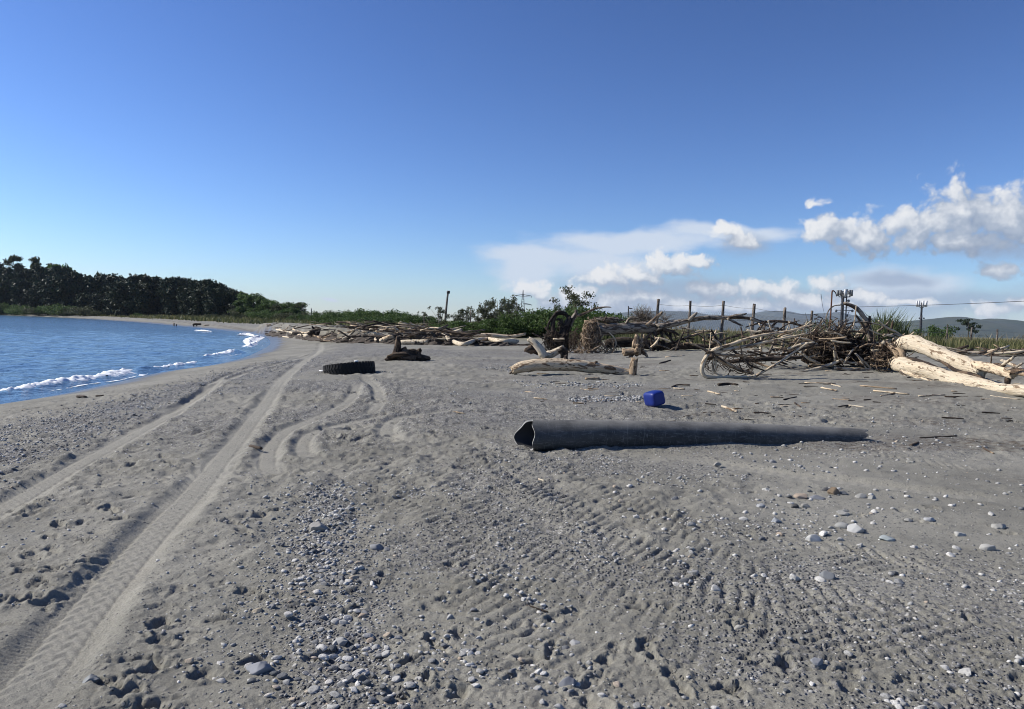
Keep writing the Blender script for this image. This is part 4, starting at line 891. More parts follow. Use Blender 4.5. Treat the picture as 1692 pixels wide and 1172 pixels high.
# ------------------------------------------------------------------ driftwood
def wpath(pts, Y=None, dyslope=0.0):
    """pixel path (px, py, radius px [, extra depth]) -> world points and radii; Y None: it lies on the ground"""
    P_ = []; r = []
    for q in pts:
        px, py, rp = q[:3]; ex = q[3] if len(q) > 3 else 0.0
        yy = (G(px, min(py + rp * 1.0, 1180))[1] if Y is None else Y(px) if callable(Y) else Y + dyslope * (px - pts[0][0]) * Y / FPX) + ex
        P_.append(at(px, py, yy)); r.append(rp * yy / FPX)
    return np.array(P_), np.array(r)
def gY(px, py): return float(G(px, py)[1])
def log(name, pts, w, label, cat='driftwood', Y=None, group=None, sides=8, rough=0.14, slope=0.0, jag=0.5):
    P_, r = wpath(pts, Y, slope); b = P_[len(P_) // 2].copy(); b[2] = gz(b[0], b[1])
    return single(name, MB().tube(P_, r, sides, None, rough, True, 1.0, jag), WOOD[w], label, cat, b, group)
def branchy(name, w, label, parts_, Y, cat='driftwood', group=None, base=None):
    """a thing with several limbs: parts_ = [(part name, pixel path, wood or None, slope)]"""
    P0, _ = wpath(parts_[0][1], Y); b = np.array([P0[0][0], P0[0][1], gz(P0[0][0], P0[0][1])])
    t = thing(name, label, cat, b, group)
    for pn, pts, ww, sl in parts_:
        P_, r = wpath(pts, Y, sl); part(pn, MB().tube(P_, r, 14 if r.max() > 0.09 else (9 if r.max() > 0.05 else 6), 64 if r.max() > 0.09 else None, 0.2, True, 1.0, 0.7), WOOD[ww or w], t)
    return t
def tangle(mb, c, rx, ry, rz, n, rad, seed, flat=0.0, pts=5):
    """n thin curved roots wandering through an ellipsoid"""
    rg = np.random.default_rng(seed)
    for i in range(n):
        d = rg.normal(size=3); d /= np.linalg.norm(d); v = rg.normal(size=3); v -= v.dot(d) * d; v /= np.linalg.norm(v) + 1e-9
        rr_ = rg.uniform(0.55, 1.08); th = np.linspace(0, rg.uniform(0.8, 2.4), pts)
        Q = np.array([(d * math.cos(a) + v * math.sin(a)) * rr_ * (1 + 0.12 * rg.normal()) for a in th])
        mb.tube(np.asarray(c) + Q * np.array([rx, ry, rz]), [rad * rg.uniform(0.5, 1.3), rad * rg.uniform(0.3, 0.9)], 4, 8, 0.1, False)
    return mb
# --- log with an upright stub, in the middle of the beach
YA = gY(950, 619)
t = branchy('driftwood_log', 'tan', 'long pale and brown log with an upright stub at its right end', [
    ('trunk', [(847, 612, 6), (856, 609, 8.5), (872, 605, 9.5), (892, 602.5, 10), (912, 602, 10.5), (936, 603.5, 10.5), (960, 605.5, 9.5), (985, 608, 8.5), (1010, 611, 7.5), (1030, 614.5, 7), (1044, 616.5, 6.5)], 'cream', 0.02),
    ('stub', [(1045, 622, 6.5), (1046, 610, 6), (1047, 600, 6), (1048, 594, 5.5)], 'tan', 0.0),
    ('knot', [(935, 599, 4), (935, 592, 3.5), (934, 588, 2.5)], 'brown', 0.0),
    ('knot', [(982, 605, 3.5), (984, 600, 3), (986, 597, 2)], 'brown', 0.0),
    ('root', [(850, 611, 3), (846, 615, 2), (842, 618, 1)], 'brown', 0.0), ('root', [(852, 612, 3), (853, 617, 2), (849, 621, 1)], 'tan', 0.0)], YA)
YB = gY(905, 594)
branchy('driftwood_log', 'white', 'white forked log pointing up left, just behind the log with the stub', [
    ('trunk', [(874, 561, 4), (882, 566, 5.5), (891, 576, 6), (897, 585, 6.5), (900, 591, 5)], 'white', -0.3),
    ('limb', [(896, 588, 5), (906, 587, 6.5), (916, 583, 6), (925, 578, 5), (930, 574, 4)], 'white', 0.3),
    ('root', [(926, 577, 5), (934, 580, 4), (936, 589, 2)], 'dark', 0.0), ('root', [(924, 578, 4), (929, 585, 4), (928, 593, 2)], 'dark', 0.0)], YB)
def chunk(name, w, label, c, r, Y, rough=0.4, cat='driftwood', roots=(), group=None):
    """a stump: a rough lump with root stubs; c centre px, r radii px"""
    p = at(c[0], c[1], Y); k = Y / FPX; b = np.array([p[0], Y, gz(p[0], Y)]); t = thing(name, label, cat, b, group)
    part('stump', MB().lump(p, r[0] * k, (r[0] + r[1]) / 2 * k * 0.8, r[1] * k, rough, 3, 0, 1.9), WOOD[w], t)
    for rt in roots:
        P_, rr_ = wpath(rt, Y, 0.0); P_[1:, 1] += np.linspace(0, rng.uniform(-0.25, 0.1), len(P_) - 1)
        part('root', MB().tube(P_, rr_, 7, None, 0.2), WOOD[w], t)
    return t
chunk('driftwood_stump', 'brown', 'small brown stump tucked left of the white forked log', (878, 578), (8, 7), YB + 0.3, 0.4, roots=[[(874, 576, 3), (869, 578, 2.5), (867, 581, 1.5)], [(884, 582, 3), (890, 586, 2)]])
# --- the root stump beside the tyre
YS = gY(674, 596.5)
chunk('driftwood_stump', 'brown', 'jagged brown root stump with one tall horn, standing alone behind the tyre', (672, 588), (24, 9), YS, 0.45, roots=[
    [(652, 592, 7), (655, 583, 7), (658, 572, 5.5), (659, 563, 4), (658, 557, 2)], [(645, 594, 5), (639, 594, 3.5), (636, 594, 1.5)], [(668, 588, 8), (680, 582, 6), (688, 581, 4), (691, 579, 2)],
    [(686, 590, 7), (698, 591, 5), (706, 592, 4.5), (710, 592, 3)], [(660, 583, 5), (668, 577, 4), (671, 574, 2)], [(662, 595, 4), (660, 598, 2)], [(690, 586, 5), (693, 580, 4), (695, 577, 2)]])
# --- black root stump left of the fallen tree
YC = gY(925, 584) + 0.5
branchy('root_stump', 'dark', 'black weathered root stump with arching roots, left of the fallen tree', [
    ('trunk', [(926, 584, 10), (928, 566, 10), (932, 550, 8), (938, 536, 6), (943, 525, 5)], None, 0.0),
    ('root', [(916, 572, 3.5), (914, 550, 3.5), (914, 532, 3.5), (918, 520, 3.5), (926, 517, 4), (936, 521, 3.5), (941, 532, 3)], None, 0.2),
    ('root', [(904, 545, 1.5), (907, 534, 2), (913, 525, 2.5), (919, 518, 3)], None, -0.2),
    ('root', [(925, 565, 2.5), (927, 547, 2.5), (930, 537, 2.5), (926, 529, 2.5), (920, 528, 2)], 'brown', 0.4), ('root', [(936, 560, 2.5), (934, 548, 2.5), (930, 536, 2), (924, 532, 1.8)], None, 0.3),
    ('root', [(920, 562, 3), (912, 552, 2.5), (905, 545, 2), (900, 541, 1.5)], 'brown', -0.3), ('root', [(912, 574, 3), (906, 566, 2.5), (903, 558, 2), (898, 553, 1.5)], None, -0.3),
    ('root', [(918, 578, 2.5), (924, 571, 3), (932, 577, 3), (938, 584, 2)], 'brown', -0.3), ('root', [(940, 540, 4), (945, 528, 4), (951, 520, 4), (954, 518, 3)], 'grey', 0.2),
    ('root', [(950, 521, 3), (958, 521, 2.5), (968, 517, 2), (985, 510, 1.7), (1000, 507.5, 1.2), (1010, 508, 0.7)], 'tan', 0.1), ('root', [(953, 521, 2.5), (951, 512, 2.2)], 'grey', 0.0),
    ('root', [(915, 560, 2), (909, 563, 1.5), (899, 560, 1.2), (890, 556, 1), (880, 551, 0.8)], None, -0.2), ('root', [(933, 562, 2), (922, 561, 2), (915, 561.5, 1.5)], 'cream', 0.0)], YC, 'root stump')
_t = [o for o in scene.objects if o.name.startswith('root_stump') and o.parent is None][-1]
_k = YC / FPX
part('fine_roots', tangle(MB(), at(924, 566, YC + 0.1), 25 * _k, 16 * _k, 22 * _k, 110, 0.02, 51), WOOD['dark'], _t, kind='stuff')
part('fine_roots', tangle(MB(), at(932, 540, YC + 0.1), 14 * _k, 12 * _k, 16 * _k, 40, 0.018, 52), WOOD['dark'], _t, kind='stuff')
part('fine_roots', tangle(MB(), at(912, 558, YC), 14 * _k, 12 * _k, 14 * _k, 40, 0.012, 53), WOOD['brown'], _t, kind='stuff')
part('root_mass', MB().lump(at(927, 572, YC + 0.3), 13 * _k, 12 * _k, 15 * _k, 0.5, 3, 8), WOOD['dark'], _t)
log('driftwood_branch', [(914, 561, 1.6), (924, 560.5, 1.8), (933, 560, 1.6)], 'cream', 'short pale stick caught across the black root stump', 'driftwood', YC - 0.9)
log('driftwood_branch', [(938, 581, 1.5), (944, 585, 1.7), (952, 590, 1.3)], 'cream', 'short pale stick leaning between black stump and root plate', 'driftwood', YC - 1.4)
# --- the fallen tree: root plate, trunk and long branch over the fence line
YD = gY(985, 585) + 0.6
k = YD / FPX
ft = branchy('fallen_tree', 'grey', 'big fallen grey tree with round root plate and long branch', [
    ('trunk', [(972, 551, 8), (985, 547, 9), (1005, 544, 9.5), (1030, 542.5, 9.5), (1055, 541.5, 9.5), (1075, 543, 8.5), (1090, 545, 7), (1100, 547, 5)], None, 0.1),
    ('branch', [(1086, 541, 6), (1098, 538.5, 5.5), (1110, 536, 5), (1125, 533, 4.6), (1145, 528.5, 4.3), (1166, 525.5, 4), (1190, 525, 3.6), (1207, 525, 3.3), (1222, 521, 2.6), (1233, 518.5, 1.2)], None, 0.1),
    ('branch', [(1205, 525, 3), (1227, 525, 3), (1245, 528, 2.8), (1260, 532, 2.4), (1283, 531, 2.2), (1305, 533, 2.2), (1322, 537.5, 2), (1340, 541, 1.6)], 'brown', 0.25),
    ('branch', [(1240, 526.5, 2.2), (1254, 532, 2.2), (1269, 538, 2.2), (1288, 544, 2), (1299, 548, 1.5)], None, 0.15),
    ('branch', [(1202, 527, 2), (1213, 532, 1.8), (1222, 536.5, 1.6), (1227, 538, 1)], None, 0.0), ('branch', [(1262, 533, 1.6), (1247, 536, 1.4), (1232, 541, 1)], 'brown', 0.0),
    ('branch', [(1137, 530, 3), (1144, 524, 2.8), (1149, 519.5, 2.2), (1152, 516.5, 1)], None, 0.0), ('branch', [(1069, 538, 2.6), (1080, 529, 2.8), (1090, 520, 2.6), (1094, 516.5, 2)], 'tan', 0.2),
    ('branch', [(1034, 536, 1.8), (1039, 528, 2), (1046, 527, 1.5), (1056, 526, 1)], 'grey', 0.0), ('branch', [(1095, 545, 3), (1112, 549, 2.5), (1122, 554, 1.5)], 'brown', 0.0),
    ('branch', [(1082, 549, 3), (1084, 562, 3), (1087, 575, 2.4), (1086, 588, 1.5)], 'dark', -0.2), ('branch', [(1092, 548, 2.5), (1096, 563, 2.4), (1093, 578, 2), (1096, 590, 1.2)], 'dark', 0.2),
    ('branch', [(1100, 550, 2.2), (1110, 562, 2), (1118, 574, 1.6), (1122, 582, 1)], 'dark', 0.0), ('branch', [(1075, 550, 2), (1068, 562, 2), (1074, 575, 1.6)], 'brown', 0.0), ('branch', [(1112, 566, 2.4), (1095, 572, 2.2), (1078, 573, 2)], 'dark', 0.1),
    ('root', [(966, 531, 2.2), (985, 535, 2.5), (1000, 537, 2), (1015, 536, 1.2)], 'tan', 0.0), ('root', [(982, 536, 1.2), (1000, 545, 1.4), (1012, 555, 1.3), (1018, 566, 1.1), (1016, 577, 0.8)], 'cream', -0.2),
    ('root', [(985, 530, 1.5), (982, 524, 1.2)], 'tan', 0.0), ('root', [(998, 531, 1.5), (1002, 523, 1.2)], 'tan', 0.0)], YD, 'fallen tree')
c = at(978, 556, YD - 0.1)
part('root_plate', MB().lump(c + [0.05, 0.25, 0], 10 * k, 14 * k, 24 * k, 0.3, 3, 3), WOOD['brown'], ft)
part('fine_roots', tangle(MB(), c, 16 * k, 16 * k, 28 * k, 190, 0.022, 5), WOOD['tan'], ft, kind='stuff')
part('fine_roots', tangle(MB(), at(1003, 529, YD + 0.3), 26 * k, 12 * k, 5 * k, 90, 0.016, 6), WOOD['grey'], ft, kind='stuff')
part('fine_roots', tangle(MB(), at(952, 562, YD + 0.4), 13 * k, 10 * k, 20 * k, 90, 0.014, 7), WOOD['brown'], ft, kind='stuff')
mb = MB()
for i in range(70):
    x0 = rng.uniform(950, 1015); y0 = rng.uniform(560, 580); x1 = x0 + rng.normal() * 14; y1 = rng.uniform(582, 588)
    P_, r = wpath([(x0, y0, 0.6), ((x0 + x1) / 2 + 3, (y0 + y1) / 2, 0.6), (x1, y1, 0.4)], YD - rng.uniform(0, 0.7)); mb.tube(P_, r, 4, 5, 0, False)
part('fine_roots', mb, WOOD['tan'], ft, kind='stuff')
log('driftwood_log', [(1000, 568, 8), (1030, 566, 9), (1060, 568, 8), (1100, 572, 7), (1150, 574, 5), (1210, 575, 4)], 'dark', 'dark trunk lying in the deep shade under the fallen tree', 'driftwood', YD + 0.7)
for i in range(60):
    x0 = rng.uniform(1062, 1250); y0 = rng.uniform(552, 588); L = rng.uniform(10, 44); a = rng.choice([rng.uniform(-0.4, 0.4), rng.uniform(0.8, 2.3)], p=[0.65, 0.35]); rp = rng.uniform(0.7, 2.4); wd = str(rng.choice(['cream', 'tan', 'grey', 'brown', 'brown', 'dark', 'dark']))
    y1 = min(max(y0 - L * math.sin(a), 545), 590); pts = [(x0, y0, rp), (x0 + L * 0.5 * math.cos(a), (y0 + y1) / 2 + rng.normal() * 2, rp), (x0 + L * math.cos(a), y1, rp * 0.6)]
    log('driftwood_stick', pts, wd, {'cream': 'pale cream', 'tan': 'tan', 'grey': 'grey', 'brown': 'dark brown', 'dark': 'blackish'}[wd] + ' stick in the clutter under the long branch of the fallen tree', 'driftwood', YD + rng.uniform(-0.7, 1.0), 'sticks under the fallen tree', 5, 0.08, rng.uniform(-0.5, 0.5))
# --- stump before the fallen trunk
YE = gY(1052, 591)
chunk('driftwood_stump', 'tan', 'upturned hollow stump with a cut end, in front of the fallen trunk', (1054, 574), (10, 12), YE, 0.45, roots=[
    [(1056, 578, 6), (1042, 582, 6), (1033, 583, 6.5), (1030, 583, 6)], [(1050, 572, 6), (1052, 560, 5), (1052, 553, 3)], [(1053, 556, 2), (1062, 564, 2), (1070, 572, 1.5), (1076, 580, 1)], [(1060, 580, 5), (1067, 586, 3), (1070, 591, 1.5)], [(1048, 582, 5), (1042, 589, 3), (1040, 592, 1.5)], [(1058, 568, 4), (1064, 560, 3), (1063, 553, 1.5)]])
for pts, w, lb in (([(1122, 541, 1.2), (1132, 543, 1.5), (1142, 545.5, 1.5), (1152, 552, 1.4), (1166, 561, 1.2)], 'cream', 'thin bent pale branch under the long branch of the fallen tree'), ([(1128, 550.5, 1), (1145, 549, 1.4), (1158, 547.5, 1.2), (1178, 548, 1.6)], 'cream', 'straight pale stick lying on the dune under the long branch')):
    log('driftwood_branch', pts, w, lb, 'driftwood', YD + 1.5)
# --- the upturned root claw in front of the fence
YF = gY(1190, 626)
claw = branchy('root_claw', 'cream', 'upturned root claw with a hooked white root and long pale branches', [
    ('root', [(1172, 584, 4), (1166, 592, 3.6), (1161, 603, 3.4), (1160, 613, 3.4), (1165, 622, 3), (1180, 623.5, 2.6), (1205, 623, 2.3), (1230, 623, 2.2), (1250, 621, 2.6)], 'white', 0.0),
    ('root', [(1176, 588, 2), (1179, 600, 2), (1178, 612, 1.6), (1187, 619, 1.4), (1204, 621, 1.2)], None, 0.1), ('root', [(1182, 586, 1.6), (1183, 600, 1.6), (1181, 614, 1.3)], 'cream', 0.0),
    ('root', [(1183, 591, 3), (1200, 600, 3), (1220, 610.5, 3.2), (1234, 615, 3.2), (1245, 618, 2.6)], 'tan', 0.2), ('branch', [(1248, 622, 3), (1258, 616, 2.6), (1276, 606, 2.4), (1297, 593, 2.2), (1318, 578, 2), (1336, 566, 1.4)], 'cream', 0.1),
    ('branch', [(1176, 582, 4), (1188, 575, 3.6), (1205, 570.5, 3.2), (1238, 559, 2.6), (1270, 552, 2.2), (1297, 549, 2), (1320, 543, 1.6), (1345, 536, 1)], 'cream', 0.15), ('branch', [(1180, 584, 3.4), (1200, 578, 3), (1238, 572, 2.8), (1262, 566, 2.4), (1290, 560, 2), (1336, 551, 1.3)], 'cream', 0.1),
    ('branch', [(1178, 585, 3), (1195, 587, 2.4), (1220, 588, 2), (1250, 592, 1.6)], 'tan', -0.1), ('branch', [(1172, 584, 2.4), (1164, 578, 2), (1152, 572, 1.6), (1142, 567, 1)], 'tan', 0.0), ('branch', [(1210, 578, 2), (1224, 590, 1.8), (1240, 604, 1.6), (1262, 612, 1.2)], 'brown', 0.0),
    ('branch', [(1193, 575, 2), (1186, 566, 2), (1178, 561, 1.4)], 'cream', 0.1), ('branch', [(1222, 571, 1.2), (1226, 584, 1.2), (1221, 600, 1), (1228, 614, 0.8)], 'brown', -0.1)], YF, 'root')
c = at(1174, 587, YF); kF = YF / FPX
part('root_crown', MB().lump(c, 8 * kF, 8 * kF, 7 * kF, 0.4, 3, 9), WOOD['brown'], claw)
part('fine_roots', tangle(tangle(MB(), at(1176, 602, YF + 0.1), 14 * kF, 10 * kF, 17 * kF, 40, 0.008, 15), at(1222, 600, YF + 0.3), 36 * kF, 16 * kF, 20 * kF, 70, 0.008, 16), WOOD['brown'], claw, kind='stuff')
log('driftwood_log', [(1199, 599, 2.8), (1225, 596, 3.6), (1250, 594, 4), (1290, 592.5, 3.6), (1326, 590.5, 3)], 'dark', 'dark straight log lying behind the upturned root claw', 'driftwood', YF + 1.0)
# --- the tangle in the middle of the heap
YG = gY(1385, 606)
kG = YG / FPX
tg = branchy('root_tangle', 'brown', 'huge dark brown tangle of roots with a broken limb arching above it', [
    ('trunk', [(1336, 590, 13), (1352, 583, 17), (1375, 578, 20), (1400, 578, 22), (1425, 582, 20), (1445, 588, 17), (1462, 592, 12)], 'dark', 0.1),
    ('limb', [(1446, 600, 5), (1444, 585, 5.5), (1440, 570, 5.5), (1436, 552, 5), (1434, 540, 4.6), (1429, 527, 4.2), (1422, 516, 3.8), (1413, 508, 3.4), (1404, 504, 3), (1395, 501.5, 2.8)], 'grey', -0.1),
    ('limb', [(1440, 568, 3), (1436, 554, 2.8), (1428, 541, 2.4), (1422, 532, 2.2), (1414, 521, 1.8)], 'grey', 0.1), ('limb', [(1436, 534, 2.4), (1437, 527, 2.2), (1437, 523, 2)], 'brown', 0.0), ('limb', [(1440, 560, 2.8), (1446, 566, 2.5), (1450, 574, 2)], 'dark', 0.0),
    ('root', [(1364, 533, 1), (1366, 521, 1.1), (1371, 511, 1.1), (1379, 505.5, 1), (1390, 504, 0.9)], 'grey', 0.0), ('root', [(1360, 572, 2), (1371, 556, 2), (1385, 544, 1.7), (1400, 535.5, 1.4), (1421, 532, 1.2), (1445, 535, 1), (1470, 543, 0.9), (1480, 550, 0.7)], 'grey', -0.1),
    ('root', [(1345, 595, 3), (1343, 575, 3), (1346, 556, 3.4), (1349, 545, 2.4)], None, 0.1), ('root', [(1362, 600, 3), (1364, 582, 3), (1360, 566, 2.6), (1364, 552, 2)], None, -0.2), ('root', [(1385, 603, 3), (1376, 585, 3), (1380, 566, 3), (1372, 550, 2)], 'dark', 0.0),
    ('root', [(1410, 600, 3), (1402, 583, 3), (1408, 566, 2.6), (1400, 550, 2)], None, 0.0), ('root', [(1428, 606, 3), (1420, 590, 3), (1414, 572, 3), (1420, 556, 2)], 'dark', -0.1), ('root', [(1352, 566, 2.4), (1370, 560, 2.4), (1392, 563, 2.2), (1410, 558, 1.8)], None, -0.2),
    ('root', [(1340, 580, 2), (1358, 577, 2), (1380, 585, 2), (1396, 580, 1.6)], 'tan', -0.3), ('root', [(1410, 575, 2.5), (1425, 566, 2.5), (1440, 566, 2.5), (1452, 573, 2)], None, -0.2)], YG, 'root tangle')
def spray(mb, c, rx, ry, rz, n, rad, L0, L1, seed):
    """n nearly straight broken shoots crossing a loose, uneven volume"""
    rg = np.random.default_rng(seed)
    for i in range(n):
        p = np.asarray(c) + rg.normal(size=3) * np.array([rx, ry, rz]) * 0.55; d = rg.normal(size=3) * [1, 0.7, 0.9]; d /= np.linalg.norm(d); L = rg.uniform(L0, L1)
        q = [p - d * L / 2, p + rg.normal(size=3) * L * 0.08, p + d * L / 2]
        for v in q: v[2] = max(v[2], gz(v[0], v[1]) + 0.01)
        r = rad * rg.uniform(0.4, 1.4); mb.tube(q, [r, r * 0.8, r * 0.3], 5, 6, 0.1, False)
    return mb
for (px, py, rx, rz, n, rad, w) in ((1352, 578, 22, 22, 90, 0.018, 'brown'), (1380, 566, 26, 22, 80, 0.018, 'brown'), (1405, 582, 24, 20, 80, 0.018, 'dark'), (1436, 584, 22, 18, 60, 0.016, 'dark'), (1366, 592, 30, 12, 50, 0.016, 'dark')):
    part('fine_roots', tangle(MB(), at(px, py, YG + rng.uniform(-0.2, 0.3)), rx * kG, 22 * kG, rz * kG, n, rad, px), WOOD[w], tg, kind='stuff')
for (px, py, rx, rz, n, rad, L0, L1, w) in ((1372, 570, 45, 34, 150, 0.012, 0.25, 0.9, 'brown'), (1362, 562, 44, 26, 70, 0.010, 0.3, 0.9, 'tan'), (1418, 580, 48, 28, 110, 0.012, 0.25, 0.8, 'dark'), (1385, 552, 40, 16, 60, 0.009, 0.2, 0.7, 'grey'), (1432, 590, 40, 20, 50, 0.011, 0.2, 0.6, 'tan')):
    part('fine_roots', spray(MB(), at(px, py, YG - 0.1), rx * kG, 26 * kG, rz * kG, n, rad, L0, L1, px + 1), WOOD[w], tg, kind='stuff')
b, p = base_at(1374.5, 482, YG + 0.8)
P_, r = wpath([(1371, 545, 1.3), (1372.5, 520, 1.2), (1374, 498, 1.2), (1375, 482, 1.2), (1377.5, 481, 1), (1380.5, 484, 0.8), (1382.5, 490, 0.6)], YG + 0.8)
single('rusty_rod', MB().tube(P_, r, 6, 18, 0.05), simple('rust', (0.12, 0.055, 0.035), 0.8, 0.2, 0.4, 15), 'thin rusty rod with a hooked tip sticking up out of the root tangle', 'rod', b)
STICKS_G = [([(1302, 617, 1.6), (1321, 615, 2.2), (1340, 611, 2.6), (1356, 607.5, 2.8), (1373, 602, 2.8), (1391, 594.5, 2.2)], 'white', 'straight pale pole jutting left out of the root tangle along the sand', -0.7),
    ([(1326, 585, 1.8), (1336, 593, 2.2), (1345, 597, 2.2), (1355, 601, 1.6)], 'white', 'short bent white branch at the left foot of the root tangle', -0.6), ([(1379, 608.5, 2.6), (1407, 610.5, 3.2), (1436, 611.5, 3.2), (1455, 616, 3.6), (1480, 621, 3.8), (1500, 624, 3)], 'cream', 'long pale branch lying along the foot of the root tangle', -0.9),
    ([(1413, 584, 1.5), (1428, 598, 1.8), (1443, 613, 2.2)], 'white', 'pale forked branch sloping down over the dark hollow, upper prong', -0.8), ([(1415, 586, 1), (1425, 600, 1.2), (1436, 616, 1.4)], 'cream', 'thinner prong leaning beside the pale forked branch', -0.85),
    ([(1379, 569, 1), (1384, 590, 1.1), (1396, 608, 0.9)], 'tan', 'thin tan stick leaning upright against the root tangle', -0.75), ([(1373, 563, 1.4), (1390, 566, 1.7), (1407, 566.5, 1.2)], 'white', 'short white stick lodged high in the front of the root tangle', -0.9),
    ([(1415, 620, 1.4), (1430, 618, 1.8), (1445, 616, 1.4)], 'grey', 'short grey stick at the foot of the dark hollow', -0.8), ([(1340, 602, 1.8), (1352, 603.5, 2.2), (1366, 604, 1.6)], 'tan', 'tan stick lying under the bent white branch', -0.5),
    ([(1330, 562, 1.2), (1340, 552, 1.4), (1362, 529, 1.2)], 'cream', 'pale cane rising to the right behind the claw branches', 0.4), ([(1340, 552, 1), (1352, 540, 1), (1358, 527, 0.8)], 'tan', 'thin upright cane beside the leafy weed', 0.6),
    ([(1302, 560, 1.3), (1330, 552, 1.6), (1356, 546, 1.4)], 'cream', 'pale branch laid across the left top of the root tangle', 0.3), ([(1288, 549, 1.4), (1310, 545, 1.6), (1340, 540, 1.2)], 'grey', 'grey branch on the back of the heap near the fence', 1.2),
    ([(1408, 546, 1), (1412, 530, 1.1), (1415, 505, 0.9)], 'cream', 'thin pale cane standing upright in front of the arching limb', -0.3), ([(1388, 555, 1.2), (1394, 541, 1.1), (1397, 533, 0.8)], 'tan', 'short tan stub pointing up from the heap top', 0.0),
    ([(1365, 548, 1.3), (1385, 552, 1.6), (1398, 560, 1.3)], 'cream', 'pale curved stick on top of the heap', -0.5), ([(1420, 575, 1.6), (1436, 569, 2), (1452, 573, 2), (1460, 579, 1.4)], 'tan', 'arched tan root between tangle and white logs', -0.7), ([(1440, 580, 2), (1452, 579, 2.4), (1462, 581, 2)], 'white', 'short white chunk lodged between tangle and white logs', -0.8)]
for pts, w, lb, dy in STICKS_G: log('driftwood_branch', pts, w, lb, 'driftwood', YG + dy, None, 7, 0.1, rng.uniform(-0.15, 0.15))
# many small sticks in the heap
for i in range(210):
    x0 = rng.uniform(1225, 1482); y0 = rng.uniform(540, 608) if x0 > 1325 else rng.uniform(545, 600); L = rng.uniform(12, 48); a = rng.choice([rng.uniform(-0.5, 0.5), rng.uniform(0.6, 2.4)], p=[0.6, 0.4])
    rp = rng.uniform(0.6, 2.3); y1 = max(y0 - L * math.sin(a), 530); pts = [(x0, y0, rp), (x0 + L * 0.5 * math.cos(a), (y0 + y1) / 2 + rng.normal() * 2, rp), (x0 + L * math.cos(a), y1, rp * 0.6)]
    wd = str(rng.choice(['white', 'cream', 'tan', 'grey', 'brown', 'brown', 'dark'])); TN = {'white': 'bleached white', 'cream': 'pale cream', 'tan': 'tan', 'grey': 'grey', 'brown': 'dark brown', 'dark': 'blackish'}
    log('driftwood_stick', pts, wd, TN[wd] + ' stick woven into the right heap ' + ('behind the root claw' if x0 < 1290 else 'between root claw and root tangle' if x0 < 1345 else 'over the root tangle' if x0 < 1420 else 'beside the arching limb'), 'driftwood', YG + rng.uniform(-0.9, 0.8), 'sticks woven into the right driftwood heap', 5, 0.08, rng.uniform(-0.6, 0.6))
# --- the two big white logs on the right
YR0, YR1 = gY(1490, 614), gY(1688, 657)
def YRf(px): return YR0 + (YR1 - YR0) * (px - 1480) / 208.0 + 0.0
YR = YRf(1475) - 0.1
branchy('bleached_trunk', 'white', 'upper of two big white logs, propped up and broken at its far end', [
    ('trunk', [(1487, 573, 11), (1498, 568, 13), (1512, 568, 13), (1528, 574, 12), (1548, 582, 13), (1571, 592, 12), (1590, 600, 13), (1608, 608, 11.5), (1621, 613, 9)], None, 0.0),
    ('trunk', [(1612, 604, 7.5), (1635, 608, 8), (1655, 614, 7.5), (1674, 621, 6)], 'cream', 0.0), ('branch', [(1664, 612, 6), (1680, 613, 6), (1700, 618, 6), (1740, 628, 5.5), (1790, 640, 4)], 'tan', 0.0),
    ('stub', [(1668, 616, 4), (1665, 626, 5), (1664, 636, 4)], 'brown', 0.0), ('stub', [(1604, 606, 4), (1610, 616, 4.5), (1616, 625, 3)], 'brown', -0.2), ('branch', [(1655, 605, 2.6), (1664, 598, 2.8), (1674, 591, 2.4)], 'white', 0.0),
    ('branch', [(1630, 606, 3), (1645, 603, 3.2), (1660, 604, 2.6)], 'brown', -0.2), ('branch', [(1636, 604, 1.2), (1638, 594, 1.1), (1638, 582, 0.8)], 'tan', 0.0), ('bark', [(1483, 575, 4), (1494, 571, 5), (1504, 573, 5), (1502, 580, 3)], 'tan', -0.3)], lambda px: YRf(px) + 0.55, 'driftwood log')
branchy('bleached_trunk', 'white', 'lower and longest of two big white logs, lying on the sand', [
    ('trunk', [(1476, 598, 10), (1490, 602, 14.5), (1510, 608, 13.5), (1545, 618, 14), (1581, 628, 12.5), (1617, 636, 12), (1653, 642, 10), (1692, 646, 10), (1740, 652, 10), (1800, 658, 9)], None, 0.0),
    ('root', [(1486, 590, 4), (1478, 580, 5), (1470, 573, 4), (1466, 566, 2.5)], 'tan', -0.2), ('root', [(1492, 594, 4), (1490, 584, 5), (1483, 578, 4)], 'tan', -0.3), ('root', [(1478, 598, 5), (1466, 597, 4), (1455, 592, 2.5)], 'cream', -0.2), ('root', [(1480, 605, 5), (1468, 604, 3.5), (1458, 603, 2)], 'tan', -0.1),
    ('bark', [(1498, 592, 2.5), (1518, 597, 4), (1545, 608, 4), (1570, 619, 2.5)], 'brown', 0.1), ('knot', [(1490, 600, 2.5), (1489, 606, 2.5), (1487, 612, 1.5)], 'brown', -0.6)], YRf, 'driftwood log')
